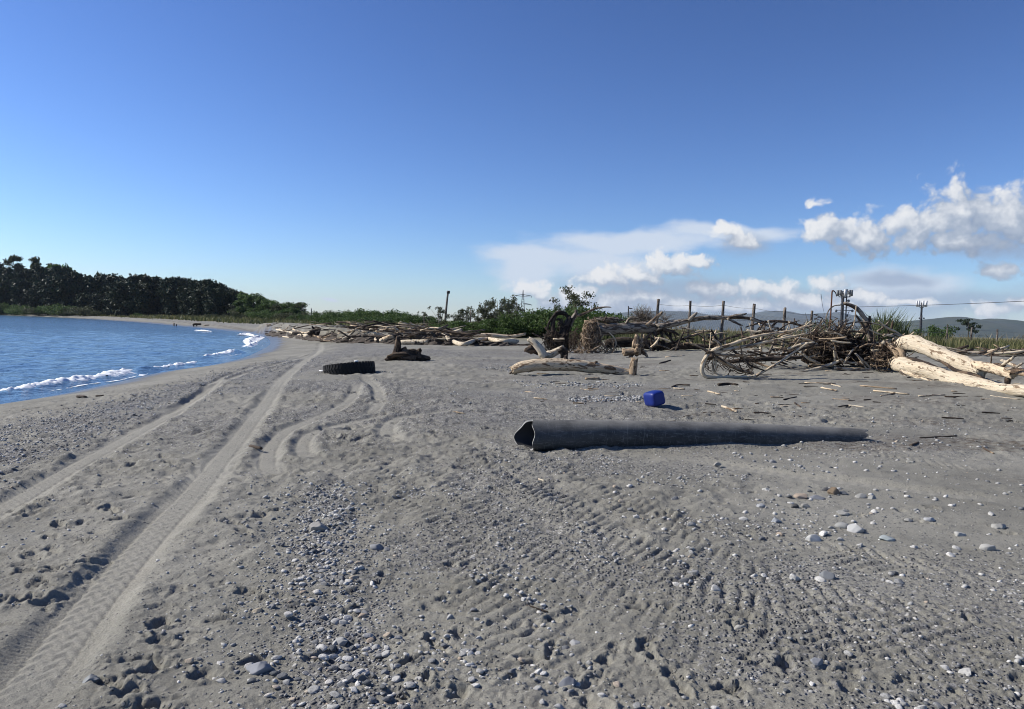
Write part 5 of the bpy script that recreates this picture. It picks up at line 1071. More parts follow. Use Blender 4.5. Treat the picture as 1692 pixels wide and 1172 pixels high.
for pts, w, lb, dy in (([(1548, 590, 3), (1566, 603, 4), (1585, 614, 4.4), (1605, 620, 4), (1625, 626, 3)], 'brown', 'brown branch slung in the gap between the two white logs', 0.35), ([(1655, 595.5, 2.4), (1673, 603, 2.6), (1692, 611.5, 2.6), (1720, 622, 2.4)], 'white', 'thin white pole crossing behind the upper white log', 1.0),
    ([(1490, 613, 3), (1510, 621, 3.4), (1530, 629, 3)], 'white', 'pale stick lying against the root end of the lower white log', -0.55), ([(1484, 621, 2.6), (1505, 628, 3.2), (1522, 634, 2.6)], 'tan', 'reddish tan stick beside the pale one at the log foot', -0.7), ([(1500, 616, 2), (1520, 624, 2.4), (1544, 633, 2)], 'cream', 'thin cream stick among those heaped at the log foot', -0.6),
    ([(1530, 628, 4), (1538, 631, 4.6), (1547, 633, 4)], 'dark', 'charred dark billet at the foot of the lower white log', -0.35), ([(1488, 615, 2), (1500, 625, 2.2), (1508, 636, 1.8)], 'grey', 'grey stick crossing the others at the log foot', -0.75), ([(1690, 600, 1.6), (1680, 606, 2), (1664, 611, 1.6)], 'grey', 'grey broken branch at the frayed end of the upper white log', 0.2)):
    log('driftwood_branch', pts, w, lb, 'driftwood', lambda px: YRf(px) + dy)
part_t = thing('bark_debris', 'jumble of torn bark and root shreds between the tangle and the white logs', 'driftwood', at(1462, 590, YR + 0.4) * [1, 1, 0] + [0, 0, gz(at(1462, 590, YR + 0.4)[0], YR + 0.4)])
part('bark_shreds', tangle(tangle(MB(), at(1464, 578, YR + 0.5), 24 * YR / FPX, 0.3, 12 * YR / FPX, 26, 0.022, 31), at(1458, 600, YR + 0.3), 26 * YR / FPX, 0.3, 12 * YR / FPX, 22, 0.02, 32), WOOD['tan'], part_t, kind='stuff')
part('bark_shreds', spray(spray(MB(), at(1466, 580, YR + 0.4), 26 * YR / FPX, 0.35, 18 * YR / FPX, 90, 0.016, 0.15, 0.5, 61), at(1455, 598, YR + 0.2), 28 * YR / FPX, 0.35, 14 * YR / FPX, 70, 0.014, 0.15, 0.5, 62), WOOD['brown'], part_t, kind='stuff')
for i, (px, py, w) in enumerate(((1462, 567, 'white'), (1470, 570, 'white'), (1456, 573, 'tan'), (1475, 582, 'tan'), (1450, 588, 'brown'), (1466, 594, 'dark'))):
    Y_ = YR + 0.35; p = at(px, py, Y_); a = rng.uniform(-0.5, 0.5)
    part('bark_slab', MB().lump(p, 0.10, 0.05, 0.06, 0.5, 2), WOOD[w], part_t)
# --- far heap of driftwood, left of centre
FAR = [([(678, 544, 3), (698, 549.5, 3.4), (719, 549.5, 3.2), (734, 556, 3.4), (750, 565, 4), (766, 569, 4), (784, 563, 3.6), (806, 560, 3.6), (824, 564, 4), (846, 564, 5), (854, 564.5, 4)], 'white', 'long sinuous white trunk along the front of the far heap, right end', 0), ([(764, 555, 2.4), (785, 553.5, 3.2), (812, 554, 3.2), (842, 556.5, 3), (868, 552, 2)], 'cream', 'straight pale trunk lying behind the sinuous white one', 3),
    ([(606, 564, 3), (618, 562, 4.4), (634, 563, 4)], 'white', 'short thick white log in the front of the far heap', 0), ([(662, 565.5, 3.6), (684, 565, 4.2), (708, 564.5, 3.6)], 'white', 'white log right of the jagged root stump', 0), ([(618, 551, 2.8), (628, 553, 3.6), (640, 558, 4)], 'white', 'white butt end leaning in the far heap', 0.6), ([(634, 540.5, 1.2), (648, 540.5, 1.4), (657, 545, 1.4), (662, 552, 1.3), (665, 560, 1.2)], 'cream', 'thin arched branch over the far heap', 0.4),
    ([(566, 560, 1.6), (575, 556, 2), (583, 549, 1.8), (590, 544, 1.2)], 'white', 'white branch of the star shaped clump, upper arm', 0.3), ([(560, 561, 1.6), (570, 558, 2.2), (580, 563, 2)], 'white', 'white branch of the star shaped clump, lower arm', 0), ([(536, 562, 2.4), (543, 560, 3.4), (549, 562, 2.4)], 'white', 'leftmost white stub of the far heap', 0), ([(550, 563, 1.6), (568, 562, 2), (590, 562, 1.6)], 'brown', 'brown stick at the front of the star shaped clump', 0),
    ([(662, 551, 3), (680, 550.5, 3.4), (698, 551, 3)], 'cream', 'pale log in the middle of the far heap behind the arched branch', 2), ([(735, 545, 2), (750, 545, 2.4), (765, 546, 2)], 'grey', 'grey log behind the sinuous trunk near the dune', 6), ([(742, 551, 2), (752, 548.5, 2.6), (762, 545, 2.2)], 'white', 'white log with an upturned end near the dune', 5)]
for pts, w, lb, dy in FAR:
    log('driftwood_log', pts, w, lb, 'driftwood', gY(np.mean([q[0] for q in pts]), 567.0) + dy if dy else None)
YH = gY(640, 566)
chunk('driftwood_stump', 'cream', 'broad pale stump in the front of the far heap above the jagged root stump', (645, 560), (13, 7), YH, 0.35, roots=[[(640, 566, 3), (632, 570, 2), (626, 573, 1)], [(652, 556, 4), (658, 550, 2)]])
chunk('driftwood_stump', 'dark', 'dark root ball in the far heap under the sinuous white trunk', (722, 559), (10, 8), YH + 1, 0.5, roots=[[(718, 562, 3), (712, 568, 2)], [(728, 560, 3), (738, 566, 2)]])
chunk('driftwood_stump', 'dark', 'black root ball at the right end of the far left driftwood', (523, 549), (10, 7), gY(523, 556), 0.5, roots=[[(520, 545, 2), (515, 539, 1.2)], [(530, 552, 3), (536, 556, 1.5)]])
for pts, w, lb in (([(457, 545, 1.4), (470, 547, 2), (480, 549.5, 2), (494, 554, 2.6), (509, 555, 2.8)], 'white', 'white branch in the far left driftwood at the foot of the bank'), ([(484, 544, 1.2), (495, 549, 1.6), (505, 550, 1.5), (514, 548, 1.2)], 'cream', 'cream branch crossing above the white one by the bank'), ([(446, 550, 1), (454, 552, 1.3), (462, 552, 1)], 'cream', 'short pale stick at the left end of the far left driftwood'), ([(466, 556, 1), (472, 557, 1.2), (478, 558, 1)], 'white', 'tiny white stick on the sand before the bank'), ([(440, 538, 1), (452, 537, 1.4), (466, 538, 1.2)], 'cream', 'pale log lying on top of the bank')):
    log('driftwood_branch', pts, w, lb, 'driftwood', None if pts[0][1] > 540 else 92)
TONE = {'white': 'bleached white', 'cream': 'pale cream', 'tan': 'tan', 'grey': 'grey', 'brown': 'dark brown', 'dark': 'blackish'}
def heap(n, x0, x1, yf, yspan, L0, L1, r0, r1, woods, label, group, dyr, name='driftwood_log'):
    for i in range(n):
        px = rng.uniform(x0, x1); Y_ = gY(px, yf(px)) + rng.uniform(*dyr); k_ = Y_ / FPX
        p = at(px, yf(px), Y_); p[2] = gz(p[0], Y_) + rng.uniform(0.05, yspan); L = rng.uniform(L0, L1); a = rng.uniform(-0.7, 0.7) + (math.pi if rng.random() < 0.5 else 0); el = rng.normal() * 0.16
        d = np.array([math.cos(a) * math.cos(el), math.sin(a) * math.cos(el), math.sin(el)]); r = rng.uniform(r0, r1)
        mid = p + rng.normal(size=3) * L * np.array([0.06, 0.06, 0.05]); q = [p - d * L / 2, mid, p + d * L / 2]
        for v in q: v[2] = max(v[2], gz(v[0], v[1]) + r * 0.3)
        wd = str(rng.choice(woods)); third = (px - x0) / (x1 - x0)
        single(name, MB().tube(q, [r, r * 0.9, r * 0.5], 6, 8, 0.15), WOOD[wd], TONE[wd] + ' ' + label + (', left part' if third < 0.33 else ', middle part' if third < 0.67 else ', right part'), 'driftwood', (p[0], p[1], gz(p[0], p[1])), group)
heap(85, 540, 770, lambda x: 566, 0.50, 0.8, 3.0, 0.02, 0.075, ['cream', 'grey', 'brown', 'brown', 'dark', 'tan'], 'branch piled up in the far driftwood heap', 'branches piled up in the far driftwood heap', (0, 3.5))
heap(30, 585, 720, lambda x: 565, 0.75, 0.6, 1.8, 0.015, 0.04, ['brown', 'grey', 'dark'], 'branch piled up in the far driftwood heap', 'branches piled up in the far driftwood heap', (0, 3))
heap(40, 690, 900, lambda x: 556, 0.25, 0.8, 3.0, 0.03, 0.10, ['white', 'cream', 'grey', 'tan', 'brown'], 'weathered log strewn on the rise below the saplings', 'logs strewn on the rise below the saplings', (0, 9))
heap(26, 445, 545, lambda x: np.interp(x, [440, 545], [550, 562]), 0.35, 0.6, 2.4, 0.02, 0.06, ['cream', 'grey', 'brown', 'dark'], 'stick washed up against the dark soil bank', 'sticks washed up against the dark soil bank', (0, 2.0))
heap(14, 545, 700, lambda x: 552, 0.12, 0.8, 3.0, 0.03, 0.08, ['cream', 'grey', 'grey', 'tan'], 'log on the flat behind the far heap', 'logs on the flat behind the far heap', (3, 9))
heap(46, 1545, 1740, lambda x: 590, 0.22, 0.6, 2.6, 0.02, 0.06, ['white', 'cream', 'tan', 'grey', 'brown', 'brown'], 'stick in the litter band between the white logs and the reeds', 'sticks in the litter band before the reeds', (0, 6))
heap(30, 1120, 1330, lambda x: 566, 0.18, 0.5, 2.2, 0.015, 0.045, ['cream', 'tan', 'grey', 'brown'], 'stick on the dune behind the root claw', 'sticks on the dune behind the root claw', (0, 4))
# --- loose canes and sticks on the sand
CANES = [([(1329, 633), (1381, 634.5)], 'cream', 'long split cane on the sand before the root tangle'), ([(1357, 641), (1383, 646)], 'cream', 'shorter cane just nearer than the long split one'), ([(1374, 636), (1390, 640)], 'white', 'short white cane chip right of the long split cane'), ([(1421, 638), (1482, 643)], 'tan', 'thin tan cane left of the lower white log'),
    ([(1443, 646), (1502, 652)], 'cream', 'pale cane under the thin tan one before the white logs'), ([(1518, 655), (1561, 653.5)], 'white', 'bright cane lying straight before the lower white log'), ([(1561, 656), (1623, 656)], 'brown', 'brown cane continuing the line of the bright one'), ([(1636, 655), (1660, 658), (1686, 661)], 'white', 'pale forked cane close under the lower white log'),
    ([(1169, 647), (1190, 652)], 'cream', 'single cane right of the blue container, farther one'), ([(1193, 672), (1218, 681)], 'white', 'thick pale cane on the sand right of the blue container'), ([(1402, 670.5), (1430, 673.5)], 'white', 'pale half of a snapped cane by the heap shadow'), ([(1386, 672.5), (1404, 670)], 'dark', 'dark half of a snapped cane by the heap shadow'),
    ([(1113, 642), (1132, 643.5)], 'white', 'cream stick lying in front of a dark bent one'), ([(1110, 640), (1120, 636.5), (1140, 637)], 'brown', 'dark bent stick right above the blue container'), ([(1187, 637), (1205, 635.5), (1218, 637.5)], 'dark', 'dark flat billet on the sand under the root claw'), ([(1295, 661), (1316, 656.5)], 'dark', 'dark stick pointing up right on open sand'), ([(1313, 666), (1326, 676)], 'brown', 'small brown stick pointing down right on open sand'),
    ([(986, 623), (1006, 624.5)], 'cream', 'small pale plank before the log with the stub'), ([(967, 627.5), (990, 627)], 'tan', 'round tan billet before the log with the stub'), ([(890, 792), (900, 795)], 'white', 'tiny white chip on gravelly sand below the pipe mouth'), ([(750, 681), (768, 684)], 'cream', 'pale reed scrap on sand left of the pipe'), ([(1624, 741), (1642, 750)], 'tan', 'bent reddish twig on the far right sand'), ([(1504, 737), (1517, 732)], 'brown', 'stubby brown peg just right of the pipe end'),
    ([(1520, 724), (1580, 721)], 'brown', 'dark thin stick right of the pipe on damp sand'), ([(1085, 560), (1110, 562)], 'cream', 'pale stick lying beneath the fallen trunk'), ([(1100, 591), (1131, 588.5)], 'cream', 'pale stick on bare sand before the fallen branch'), ([(1090, 601), (1108, 596)], 'dark', 'dark stick on bare sand before the fallen branch'), ([(1455, 655), (1478, 651)], 'cream', 'small cane angled between the long ones near the logs'), ([(1375, 660), (1405, 662)], 'tan', 'tan stick on sand below the long split cane'),
    ([(36, 679), (50, 676.5)], 'white', 'white stick on the smooth sand by the water'), ([(413, 738), (432, 742)], 'dark', 'dark clod of seaweed beside the right wheel rut'), ([(128, 656), (141, 657)], 'dark', 'dark lump of seaweed near the water edge'), ([(158, 655), (171, 654)], 'dark', 'smaller dark weed scrap near the water edge'), ([(870, 1000), (905, 1012)], 'dark', 'dark twig half buried in the trampled sand')]
for pts, w, lb in CANES:
    rp = 2.6 if 'billet' in lb or 'clod' in lb or 'lump' in lb else (1.9 if 'thick' in lb or 'peg' in lb else 1.25)
    if len(pts) == 2: pts = [pts[0], ((pts[0][0] + pts[1][0]) / 2, (pts[0][1] + pts[1][1]) / 2), pts[1]]
    q = [G(px, py + rp * 0.3) for px, py in pts]
    q = [v + np.array([0, 0, rp * v[1] / FPX * 0.7]) for v in q]
    single('driftwood_stick' if 'weed' not in lb else 'seaweed_clump', MB().tube(q, [rp * q[0][1] / FPX] * 3, 6, 6, 0.2), WOOD[w], lb, 'stick' if 'weed' not in lb else 'seaweed', (q[1][0], q[1][1], gz(q[1][0], q[1][1])))
for i in range(120):
    px = rng.uniform(860, 1740); py = rng.uniform(612, 700) if px > 1100 else rng.uniform(605, 668); c = G(px, py); a = rng.normal() * 0.5; L = rng.uniform(0.06, 0.34); r = rng.uniform(0.006, 0.014)
    d = np.array([math.cos(a), math.sin(a), 0]) * L / 2
    q = [c - d, c + rng.normal(size=3) * L * 0.05 * [1, 1, 0], c + d]; q = [np.array([v[0], v[1], gz(v[0], v[1]) + r]) for v in q]
    wd = str(rng.choice(['cream', 'tan', 'brown', 'dark', 'dark']))
    single('driftwood_twig', MB().tube(q, [r, r, r * 0.6], 5, 5, 0.1), WOOD[wd], 'small ' + TONE[wd] + ' twig on the sand ' + ('around the log with the stub' if px < 1080 else 'between the root claw and the pipe' if px < 1330 else 'below the two white logs'), 'twig', c, 'twigs littering the sand below the right driftwood')
# --- tiny things on the far strip of sand
for px, y0, y1, lb in ((287.5, 534, 541, 'short dark stake on the far strip of sand across the water'), (291.5, 536.5, 541, 'shorter pale stake beside the dark one across the water')):
    b, p = base_at(px, y0, 146); single('wooden_stake', MB().tube([b - [0, 0, .2], (b + p) / 2, [p[0], p[1], max(p[2], b[2] + 0.5)]], [0.13, 0.1], 6, 5, 0.1), WOOD['brown'], lb, 'stake', b)
branchy('driftwood_stump', 'dark', 'dark arched stump standing on two legs on the far strip of sand', [('trunk', [(319, 536.5, 1.5), (324, 535.8, 1.8), (332, 536, 1.4)], None, 0), ('leg', [(320, 536, 1), (320, 540.5, 0.9)], None, 0), ('leg', [(325, 536, 1), (325, 540, 0.8)], None, 0)], 140)
log('driftwood_log', [(336, 539.5, 1.4), (340, 538, 1.6), (345, 537.6, 0.9)], 'tan', 'small orange tan log with a dark foot on the far strip of sand', 'driftwood', 138)
# ------------------------------------------------------------------ pipe
def pipe_material():
    m, t, b, o = mat('old_grey_pipe')
    tcn = t.n.new('ShaderNodeTexCoord'); g = tcn.outputs['Object']
    n1 = t.noise(g, 3.0, 6, 0.65); n2 = t.noise(t.vmath('MULTIPLY', g, (2, 12, 12)), 4.0, 5, 0.7); n3 = t.noise(g, 60, 3, 0.7)
    geo = t.n.new('ShaderNodeNewGeometry'); nz = t.add('ShaderNodeSeparateXYZ', Vector=geo.outputs['Normal']).outputs[2]
    c = t.mix(t.smooth(n1, 0.35, 0.65), (0.036, 0.037, 0.038), (0.066, 0.067, 0.067))
    n5 = t.noise(t.vmath('MULTIPLY', g, (14, 2, 2)), 3.0, 5, 0.75, 0.8)
    c = t.mix(t.math('MULTIPLY', t.smooth(n5, 0.56, 0.66), 0.6), c, (0.19, 0.19, 0.18))
    c = t.mix(t.math('MULTIPLY', t.smooth(n2, 0.5, 0.7), 0.6), c, (0.17, 0.17, 0.165))
    dust = t.math('MULTIPLY', t.smooth(nz, 0.2, 0.95), t.smooth(n1, 0.25, 0.75, 0.25, 0.85))   # sand dust that has settled on top
    c = t.mix(dust, c, (0.20, 0.195, 0.18))
    c = t.mix(t.smooth(n3, 0.66, 0.72), c, (0.25, 0.25, 0.24))
    t.l.new(c, b.inputs['Base Color']); b.inputs['Roughness'].default_value = 0.75
    bump(t, b, t.math('ADD', n1, t.math('MULTIPLY', n3, 0.3)), 0.5, 0.01)
    return m
PIPE = pipe_material()
EDGE = simple('broken_pipe_edge', (0.30, 0.30, 0.29), 0.8, 0, 0.3, 12)
Yl, Yr_ = gY(877, 743) + 0.17, gY(877, 743) + 1.0
kl = Yl / FPX
pr = 25.0 * kl
cl = at(878, 719, Yl); cr = at(1414, 731, Yr_ - 0.0)
zg = gz(cl[0], cl[1]); pb = np.array([cl[0], cl[1], zg])
ax = (cr - cl); Lp = np.linalg.norm(ax); ax /= Lp
sidev = np.cross(ax, [0, 0, 1]); sidev /= np.linalg.norm(sidev); upv = np.cross(sidev, ax)
pt = thing('broken_pipe', 'long dark grey pipe half buried in the sand with a crushed open end', 'pipe', pb)
def pipe_shell(rad, n1=70, n2=48):
    V = []
    for i in range(n1):
        f = i / (n1 - 1)
        for j in range(n2):
            a = j / n2 * 2 * math.pi     # 0 = top, towards the camera side
            sx_, sz_ = math.sin(a), math.cos(a)
            tear = (1 - sm(0.0, 0.22, f)) * 0.5
            w = 1 - tear * (0.5 + 0.5 * sz_) ** 1.8 * 0.9           # pinched towards the top
            x = sx_ * rad * w * (1 + 0.08 * tear); z = sz_ * rad * (1 + 0.05 * tear)
            endcut = 0.012 * math.sin(5 * a + 1) * (1 if i < 2 else 0)
            e2 = (0.10 * math.sin(2 * a + 1) + 0.04 * math.sin(9 * a)) * (1 if i > n1 - 3 else 0)
            endcut -= 0.20 * (max(0.0, -sx_) ** 0.5) * ((0.5 - 0.5 * sz_) ** 0.45) * max(0.0, 1 - i / 8)
            sag = 0.03 * math.sin(f * math.pi) - 0.0
            V.append(cl + ax * (f * Lp + endcut + e2) + sidev * x + upv * (z + sag))
    return np.array(V)
n1, n2 = 70, 48
Vo, Vi = pipe_shell(pr), pipe_shell(pr - 0.018)
F = [(i * n2 + j, (i + 1) * n2 + j, (i + 1) * n2 + (j + 1) % n2, i * n2 + (j + 1) % n2) for i in range(n1 - 1) for j in range(n2)]
part('pipe_wall', MB().add(Vo, F), PIPE, pt)
part('pipe_lining', MB().add(Vi, [q[::-1] for q in F]), simple('dark_pipe_inside', (0.03, 0.032, 0.036), 0.85, 0, 0.3, 4), pt)
def rim(i0):
    Va, Vb = Vo[i0 * n2:(i0 + 1) * n2], Vi[i0 * n2:(i0 + 1) * n2]
    sgn = -1 if i0 == 0 else 1
    Va = Va + ax * sgn * 0.004; Vb = Vb + ax * sgn * 0.004
    return MB().add(np.vstack([Va, Vb]), [(j, (j + 1) % n2, n2 + (j + 1) % n2, n2 + j) for j in range(n2)])
part('broken_rim', rim(0), EDGE, pt); part('broken_rim', rim(n1 - 1), EDGE, pt)
# --- blue container
BLUE = simple('blue_plastic', (0.004, 0.018, 0.16), 0.5, 0, 0.3, 9, 0.4)
Yj = gY(1082, 673) + 0.12; kj = Yj / FPX
cj = at(1081, 658.5, Yj); bj = np.array([cj[0], cj[1], gz(cj[0], cj[1])])
jt = thing('plastic_canister', 'blue plastic canister lying on its side on open sand', 'canister', bj)
hx, hy, hz_ = 12.6 * kj, 16.5 * kj, 12.2 * kj
rot = (Matrix.Rotation(R(24), 3, 'Z') @ Matrix.Rotation(R(-13), 3, 'Y') @ Matrix.Rotation(R(-4), 3, 'X'))
rot = np.array(rot)
def rbox(h, e, c=(0, 0, 0)):
    V, Fc = ICO[4]; S = np.sign(V) * np.abs(V) ** e; S = S / np.maximum(1e-9, np.linalg.norm(np.abs(S) ** (1 / e * 0 + 5), axis=1, ord=1)[:, None] ** (1 / 5))
    return S * np.asarray(h) + np.asarray(c), Fc
V, Fc = rbox((hx, hy, hz_), 1.0)
rec = sm(0.55, 0.75, np.abs(V[:, 0]) / hx) * 0 
V = V.copy()
front = (V[:, 1] < -hy * 0.9); inr = (np.abs(V[:, 0]) < hx * 0.66) & (np.abs(V[:, 2]) < hz_ * 0.66); V[front & inr, 1] += 0.008
for zz in (-0.35, 0.0, 0.35):
    m_ = (np.abs(V[:, 1] / hy - zz) < 0.045) & (np.abs(V[:, 0]) > hx * 0.9); V[m_, 0] *= 0.975
part('body', MB().add(V @ rot.T + cj, Fc), BLUE, jt)
hand = [(-hx * 0.45, hy * 0.86, hz_ * 0.15), (-hx * 0.45, hy * 1.2, hz_ * 0.15), (hx * 0.25, hy * 1.2, hz_ * 0.15), (hx * 0.3, hy * 0.86, hz_ * 0.15)]
part('handle', MB().tube(np.array(hand) @ rot.T + cj, [0.017], 8, 18, 0.0), BLUE, jt)
neck = np.array([(hx * 0.55, hy * 0.9, -hz_ * 0.3), (hx * 0.55, hy * 1.1, -hz_ * 0.3), (hx * 0.55, hy * 1.2, -hz_ * 0.3)]) @ rot.T + cj
part('cap', MB().tube(neck, [0.032], 14, 6, 0.0, True, 1, 0), simple('dark_blue_cap', (0.01, 0.02, 0.1), 0.4, 0, 0.1), jt)
# --- tyre
RUB = simple('black_rubber', (0.013, 0.013, 0.014), 0.75, 0, 0.3, 8, 0.25)
Yt = gY(577, 617) + 0.55; kt = Yt / FPX
Rt, wt, hole = 42 * kt, 0.15, 26 * kt
ct = at(577.5, 608.5, Yt); bt = np.array([ct[0], ct[1], gz(ct[0], ct[1])]); ct[2] = bt[2] + 0.06
tt = thing('truck_tyre', 'old black truck tyre lying flat, half sunk and tilted in the sand', 'tyre', bt)
trot = np.array(Matrix.Rotation(R(-7.5), 3, 'Y') @ Matrix.Rotation(R(-5), 3, 'X'))
prof = [(hole, -wt * 0.62), (hole + 0.03, -wt * 0.85), (Rt * 0.78, -wt * 1.02), (Rt * 0.93, -wt * 0.95), (Rt * 0.975, -wt * 0.8), (Rt * 0.985, 0), (Rt * 0.975, wt * 0.8), (Rt * 0.93, wt * 0.95), (Rt * 0.78, wt * 1.02), (hole + 0.03, wt * 0.85), (hole, wt * 0.62), (hole + 0.025, wt * 0.5), (Rt * 0.9, wt * 0.72), (Rt * 0.94, 0), (Rt * 0.9, -wt * 0.72), (hole + 0.025, -wt * 0.5)]
na = 80; V = []; F = []
for i in range(na):
    a = i / na * 2 * math.pi
    V += [(math.cos(a) * r, math.sin(a) * r, z) for r, z in prof]
m_ = len(prof)
for i in range(na):
    for j in range(m_): F.append((i * m_ + j, ((i + 1) % na) * m_ + j, ((i + 1) % na) * m_ + (j + 1) % m_, i * m_ + (j + 1) % m_))
part('carcass', MB().add(np.array(V) @ trot.T + ct, F), RUB, tt)
lug = None; nl = 44
for i in range(nl):
    for sgn in (1, -1):
        if sgn < 0 and i % 2: pass
        a = (i + (0.25 if sgn < 0 else 0)) / nl * 2 * math.pi; w2 = math.pi * 2 / nl * 0.33
        V = []
        for da, zf in ((-w2, 0.06), (w2, 0.06), (w2 * 1.3, 0.99), (-w2 * 0.7, 0.99)):
            for r in (Rt * 0.965, Rt * 1.008 - (0.01 if zf > 0.9 else 0)):
                aa = a + da + (0.06 if zf > 0.9 else 0); V.append((math.cos(aa) * r, math.sin(aa) * r, sgn * zf * wt))
        part('tread_block', MB().add(np.array(V) @ trot.T + ct, [(0, 2, 4, 6), (1, 7, 5, 3), (0, 1, 3, 2), (2, 3, 5, 4), (4, 5, 7, 6), (6, 7, 1, 0)]), RUB, tt, None, False)
WHITE = simple('white_scrap', (0.75, 0.75, 0.73), 0.5, 0, 0.08)
p = at(532, 615.5, Yt - 0.1); z0 = gz(p[0], p[1])
single('white_scrap', MB().lump((p[0], p[1], z0 + 0.03), 0.075, 0.05, 0.022, 0.3, 2, 4, 2.5), WHITE, 'scrap of white plastic on the sand touching the low edge of the tyre', 'scrap', (p[0], p[1], z0))
p = np.array([(Rt * 0.45), -Rt * 0.75, wt * 1.08]) @ trot.T + ct
single('white_scrap', MB().lump(p, 0.05, 0.035, 0.025, 0.35, 2, 5, 2.5), WHITE, 'small white scrap lying on top of the high edge of the tyre', 'scrap', p)

# ------------------------------------------------------------------ stones
def stone_material(name, inst):
    m, t, b, o = mat(name)
    f = (t.n.new('ShaderNodeObjectInfo').outputs['Random'] if inst else attr(t, 'tint').outputs['Fac'])
    tcn = t.n.new('ShaderNodeTexCoord')
    n = t.noise(tcn.outputs['Object'], 3.0 if inst else 60.0, 5, 0.65)
    c = t.ramp(f, [(0.0, (0.085, 0.092, 0.10)), (0.22, (0.19, 0.193, 0.195)), (0.45, (0.33, 0.328, 0.315)), (0.72, (0.47, 0.46, 0.435)), (0.91, (0.58, 0.57, 0.54)), (0.96, (0.36, 0.29, 0.22)), (1.0, (0.44, 0.38, 0.30))])
    c2 = t.mix(t.smooth(n, 0.35, 0.7), c, t.vmath('MULTIPLY', c, (0.62, 0.62, 0.62)))
    t.l.new(c2, b.inputs['Base Color']); b.inputs['Roughness'].default_value = 0.8
    bump(t, b, n, 0.3, 0.01)
    return m
STONE_J, STONE_I = stone_material('gravel_stone', False), stone_material('pebble_stone', True)
rg = np.random.default_rng(77)
def stone_shape(sub, sd_):
    V, F = ICO[sub]; g_ = np.random.default_rng(sd_); V = V.copy()
    for _ in range(11):
        n = g_.normal(size=3); n /= np.linalg.norm(n); dcut = g_.uniform(0.5, 0.92); dd_ = V @ n; V = V - np.outer(np.maximum(dd_ - dcut, 0) * 0.85, n)
    return V * np.array([1.0, g_.uniform(0.65, 0.9), g_.uniform(0.4, 0.6)]), np.array(F)
SH1 = [stone_shape(1, 10 + i) for i in range(8)]
SH2 = [stone_shape(3, 40 + i) for i in range(10)]
ST = []   # x, y, size
def along(pl, n, w, s0, s1, pw=2.2, seg=None):
    L = np.concatenate([[0], np.cumsum(np.linalg.norm(np.diff(pl, axis=0), axis=1))]); s = rg.uniform(0, L[-1], n) if seg is None else rg.uniform(seg[0] * L[-1], seg[1] * L[-1], n)
    x = np.interp(s, L, pl[:, 0]) + rg.normal(0, w, n); y = np.interp(s, L, pl[:, 1]) + rg.normal(0, w, n)
    ST.append(np.stack([x, y, s0 + (s1 - s0) * rg.random(n) ** pw], 1))
ga, gb = GRAVEL_LINES[0][0], GRAVEL_LINES[1][0]
along(ga, 1150, 0.15, 0.006, 0.030, 2.2); along(ga, 300, 0.30, 0.008, 0.032, 2.5); along(ga, 1500, 0.45, 0.005, 0.016)
along(gb, 7500, 0.62, 0.010, 0.030, 1.6); along(gb, 1800, 1.2, 0.006, 0.022)
def area(n, x0, x1, y0, y1, s0, s1, pw, dens):
    x = rg.uniform(x0, x1, n); y = y0 + (y1 - y0) * rg.random(n) ** 1.3; k_ = dens(x, y) > rg.random(n); x, y = x[k_], y[k_]
    ST.append(np.stack([x, y, s0 + (s1 - s0) * rg.random(len(x)) ** pw], 1))
calm = lambda x, y: sm(0.8, 2.6, x - 0.2 * (y - 4)) * sm(4.2, 5.2, y) * (1 - sm(7.8, 9.5, y))
area(24000, -1.6, 4.5, 2.4, 8.5, 0.005, 0.024, 2.4, lambda x, y: sm(0.0, 0.5, fbm(x, y, 1.3, 4, 61)) * sm(-0.3, 0.3, fbm(x, y, 4.0, 2, 66) + 0.1) * (1 - 0.92 * calm(x, y)) * sm(-1.8, -0.6, x + 0.1 * (y - 4)))
area(9000, -4, 5.0, 2.3, 9, 0.005, 0.019, 2.4, lambda x, y: (0.35 + 0.4 * sm(-0.2, 0.4, fbm(x, y, 1.1, 3, 67))) * (1 - 0.7 * calm(x, y)))
area(3200, 0.8, 8.5, 4.0, 10, 0.008, 0.040, 2.4, lambda x, y: 0.75 * sm(-0.2, 0.35, fbm(x * 0.6, y * 1.3, 1.0, 3, 83)) + 0.05)
area(8000, -7, 14, 8.5, 22, 0.009, 0.034, 2.0, lambda x, y: 0.55 * sm(0.0, 0.4, fbm(x * 0.6, y * 1.4, 0.6, 4, 65)))
for px0, px1, py, n in ((860, 1060, 637, 260), (940, 1062, 660, 320), (800, 900, 609, 160), (1240, 1400, 870, 0)):   # pale wrack rows
    q = [G(rg.uniform(px0, px1), py + rg.normal() * 2.6) for _ in range(n)]
    if n: ST.append(np.array([[v[0], v[1], rg.uniform(0.012, 0.045)] for v in q]))
S = np.vstack(ST); S = S[(S[:, 1] > 1.9)]
_, _, _, _, dS, rS, _ = height(S[:, 0].copy(), S[:, 1].copy())
S = S[(rS < 0.35) & (dS > 1.5)]
inside = (np.abs((S[:, :2] - cl[:2]) @ np.array([-ax[1], ax[0]]) / math.hypot(ax[0], ax[1])) < 0.2) & (S[:, 0] > cl[0] - 0.1) & (S[:, 0] < cr[0] + 0.1)
S = S[~inside]
hS = height(S[:, 0].copy(), S[:, 1].copy())[0]
app = S[:, 2] / S[:, 1]; infr = (np.abs(S[:, 0] / S[:, 1]) < 0.70) & (S[:, 1] > 2.62)
order = np.argsort(-np.where(infr, app, 0)); big, rest = order[:280], order[280:]
SM = []
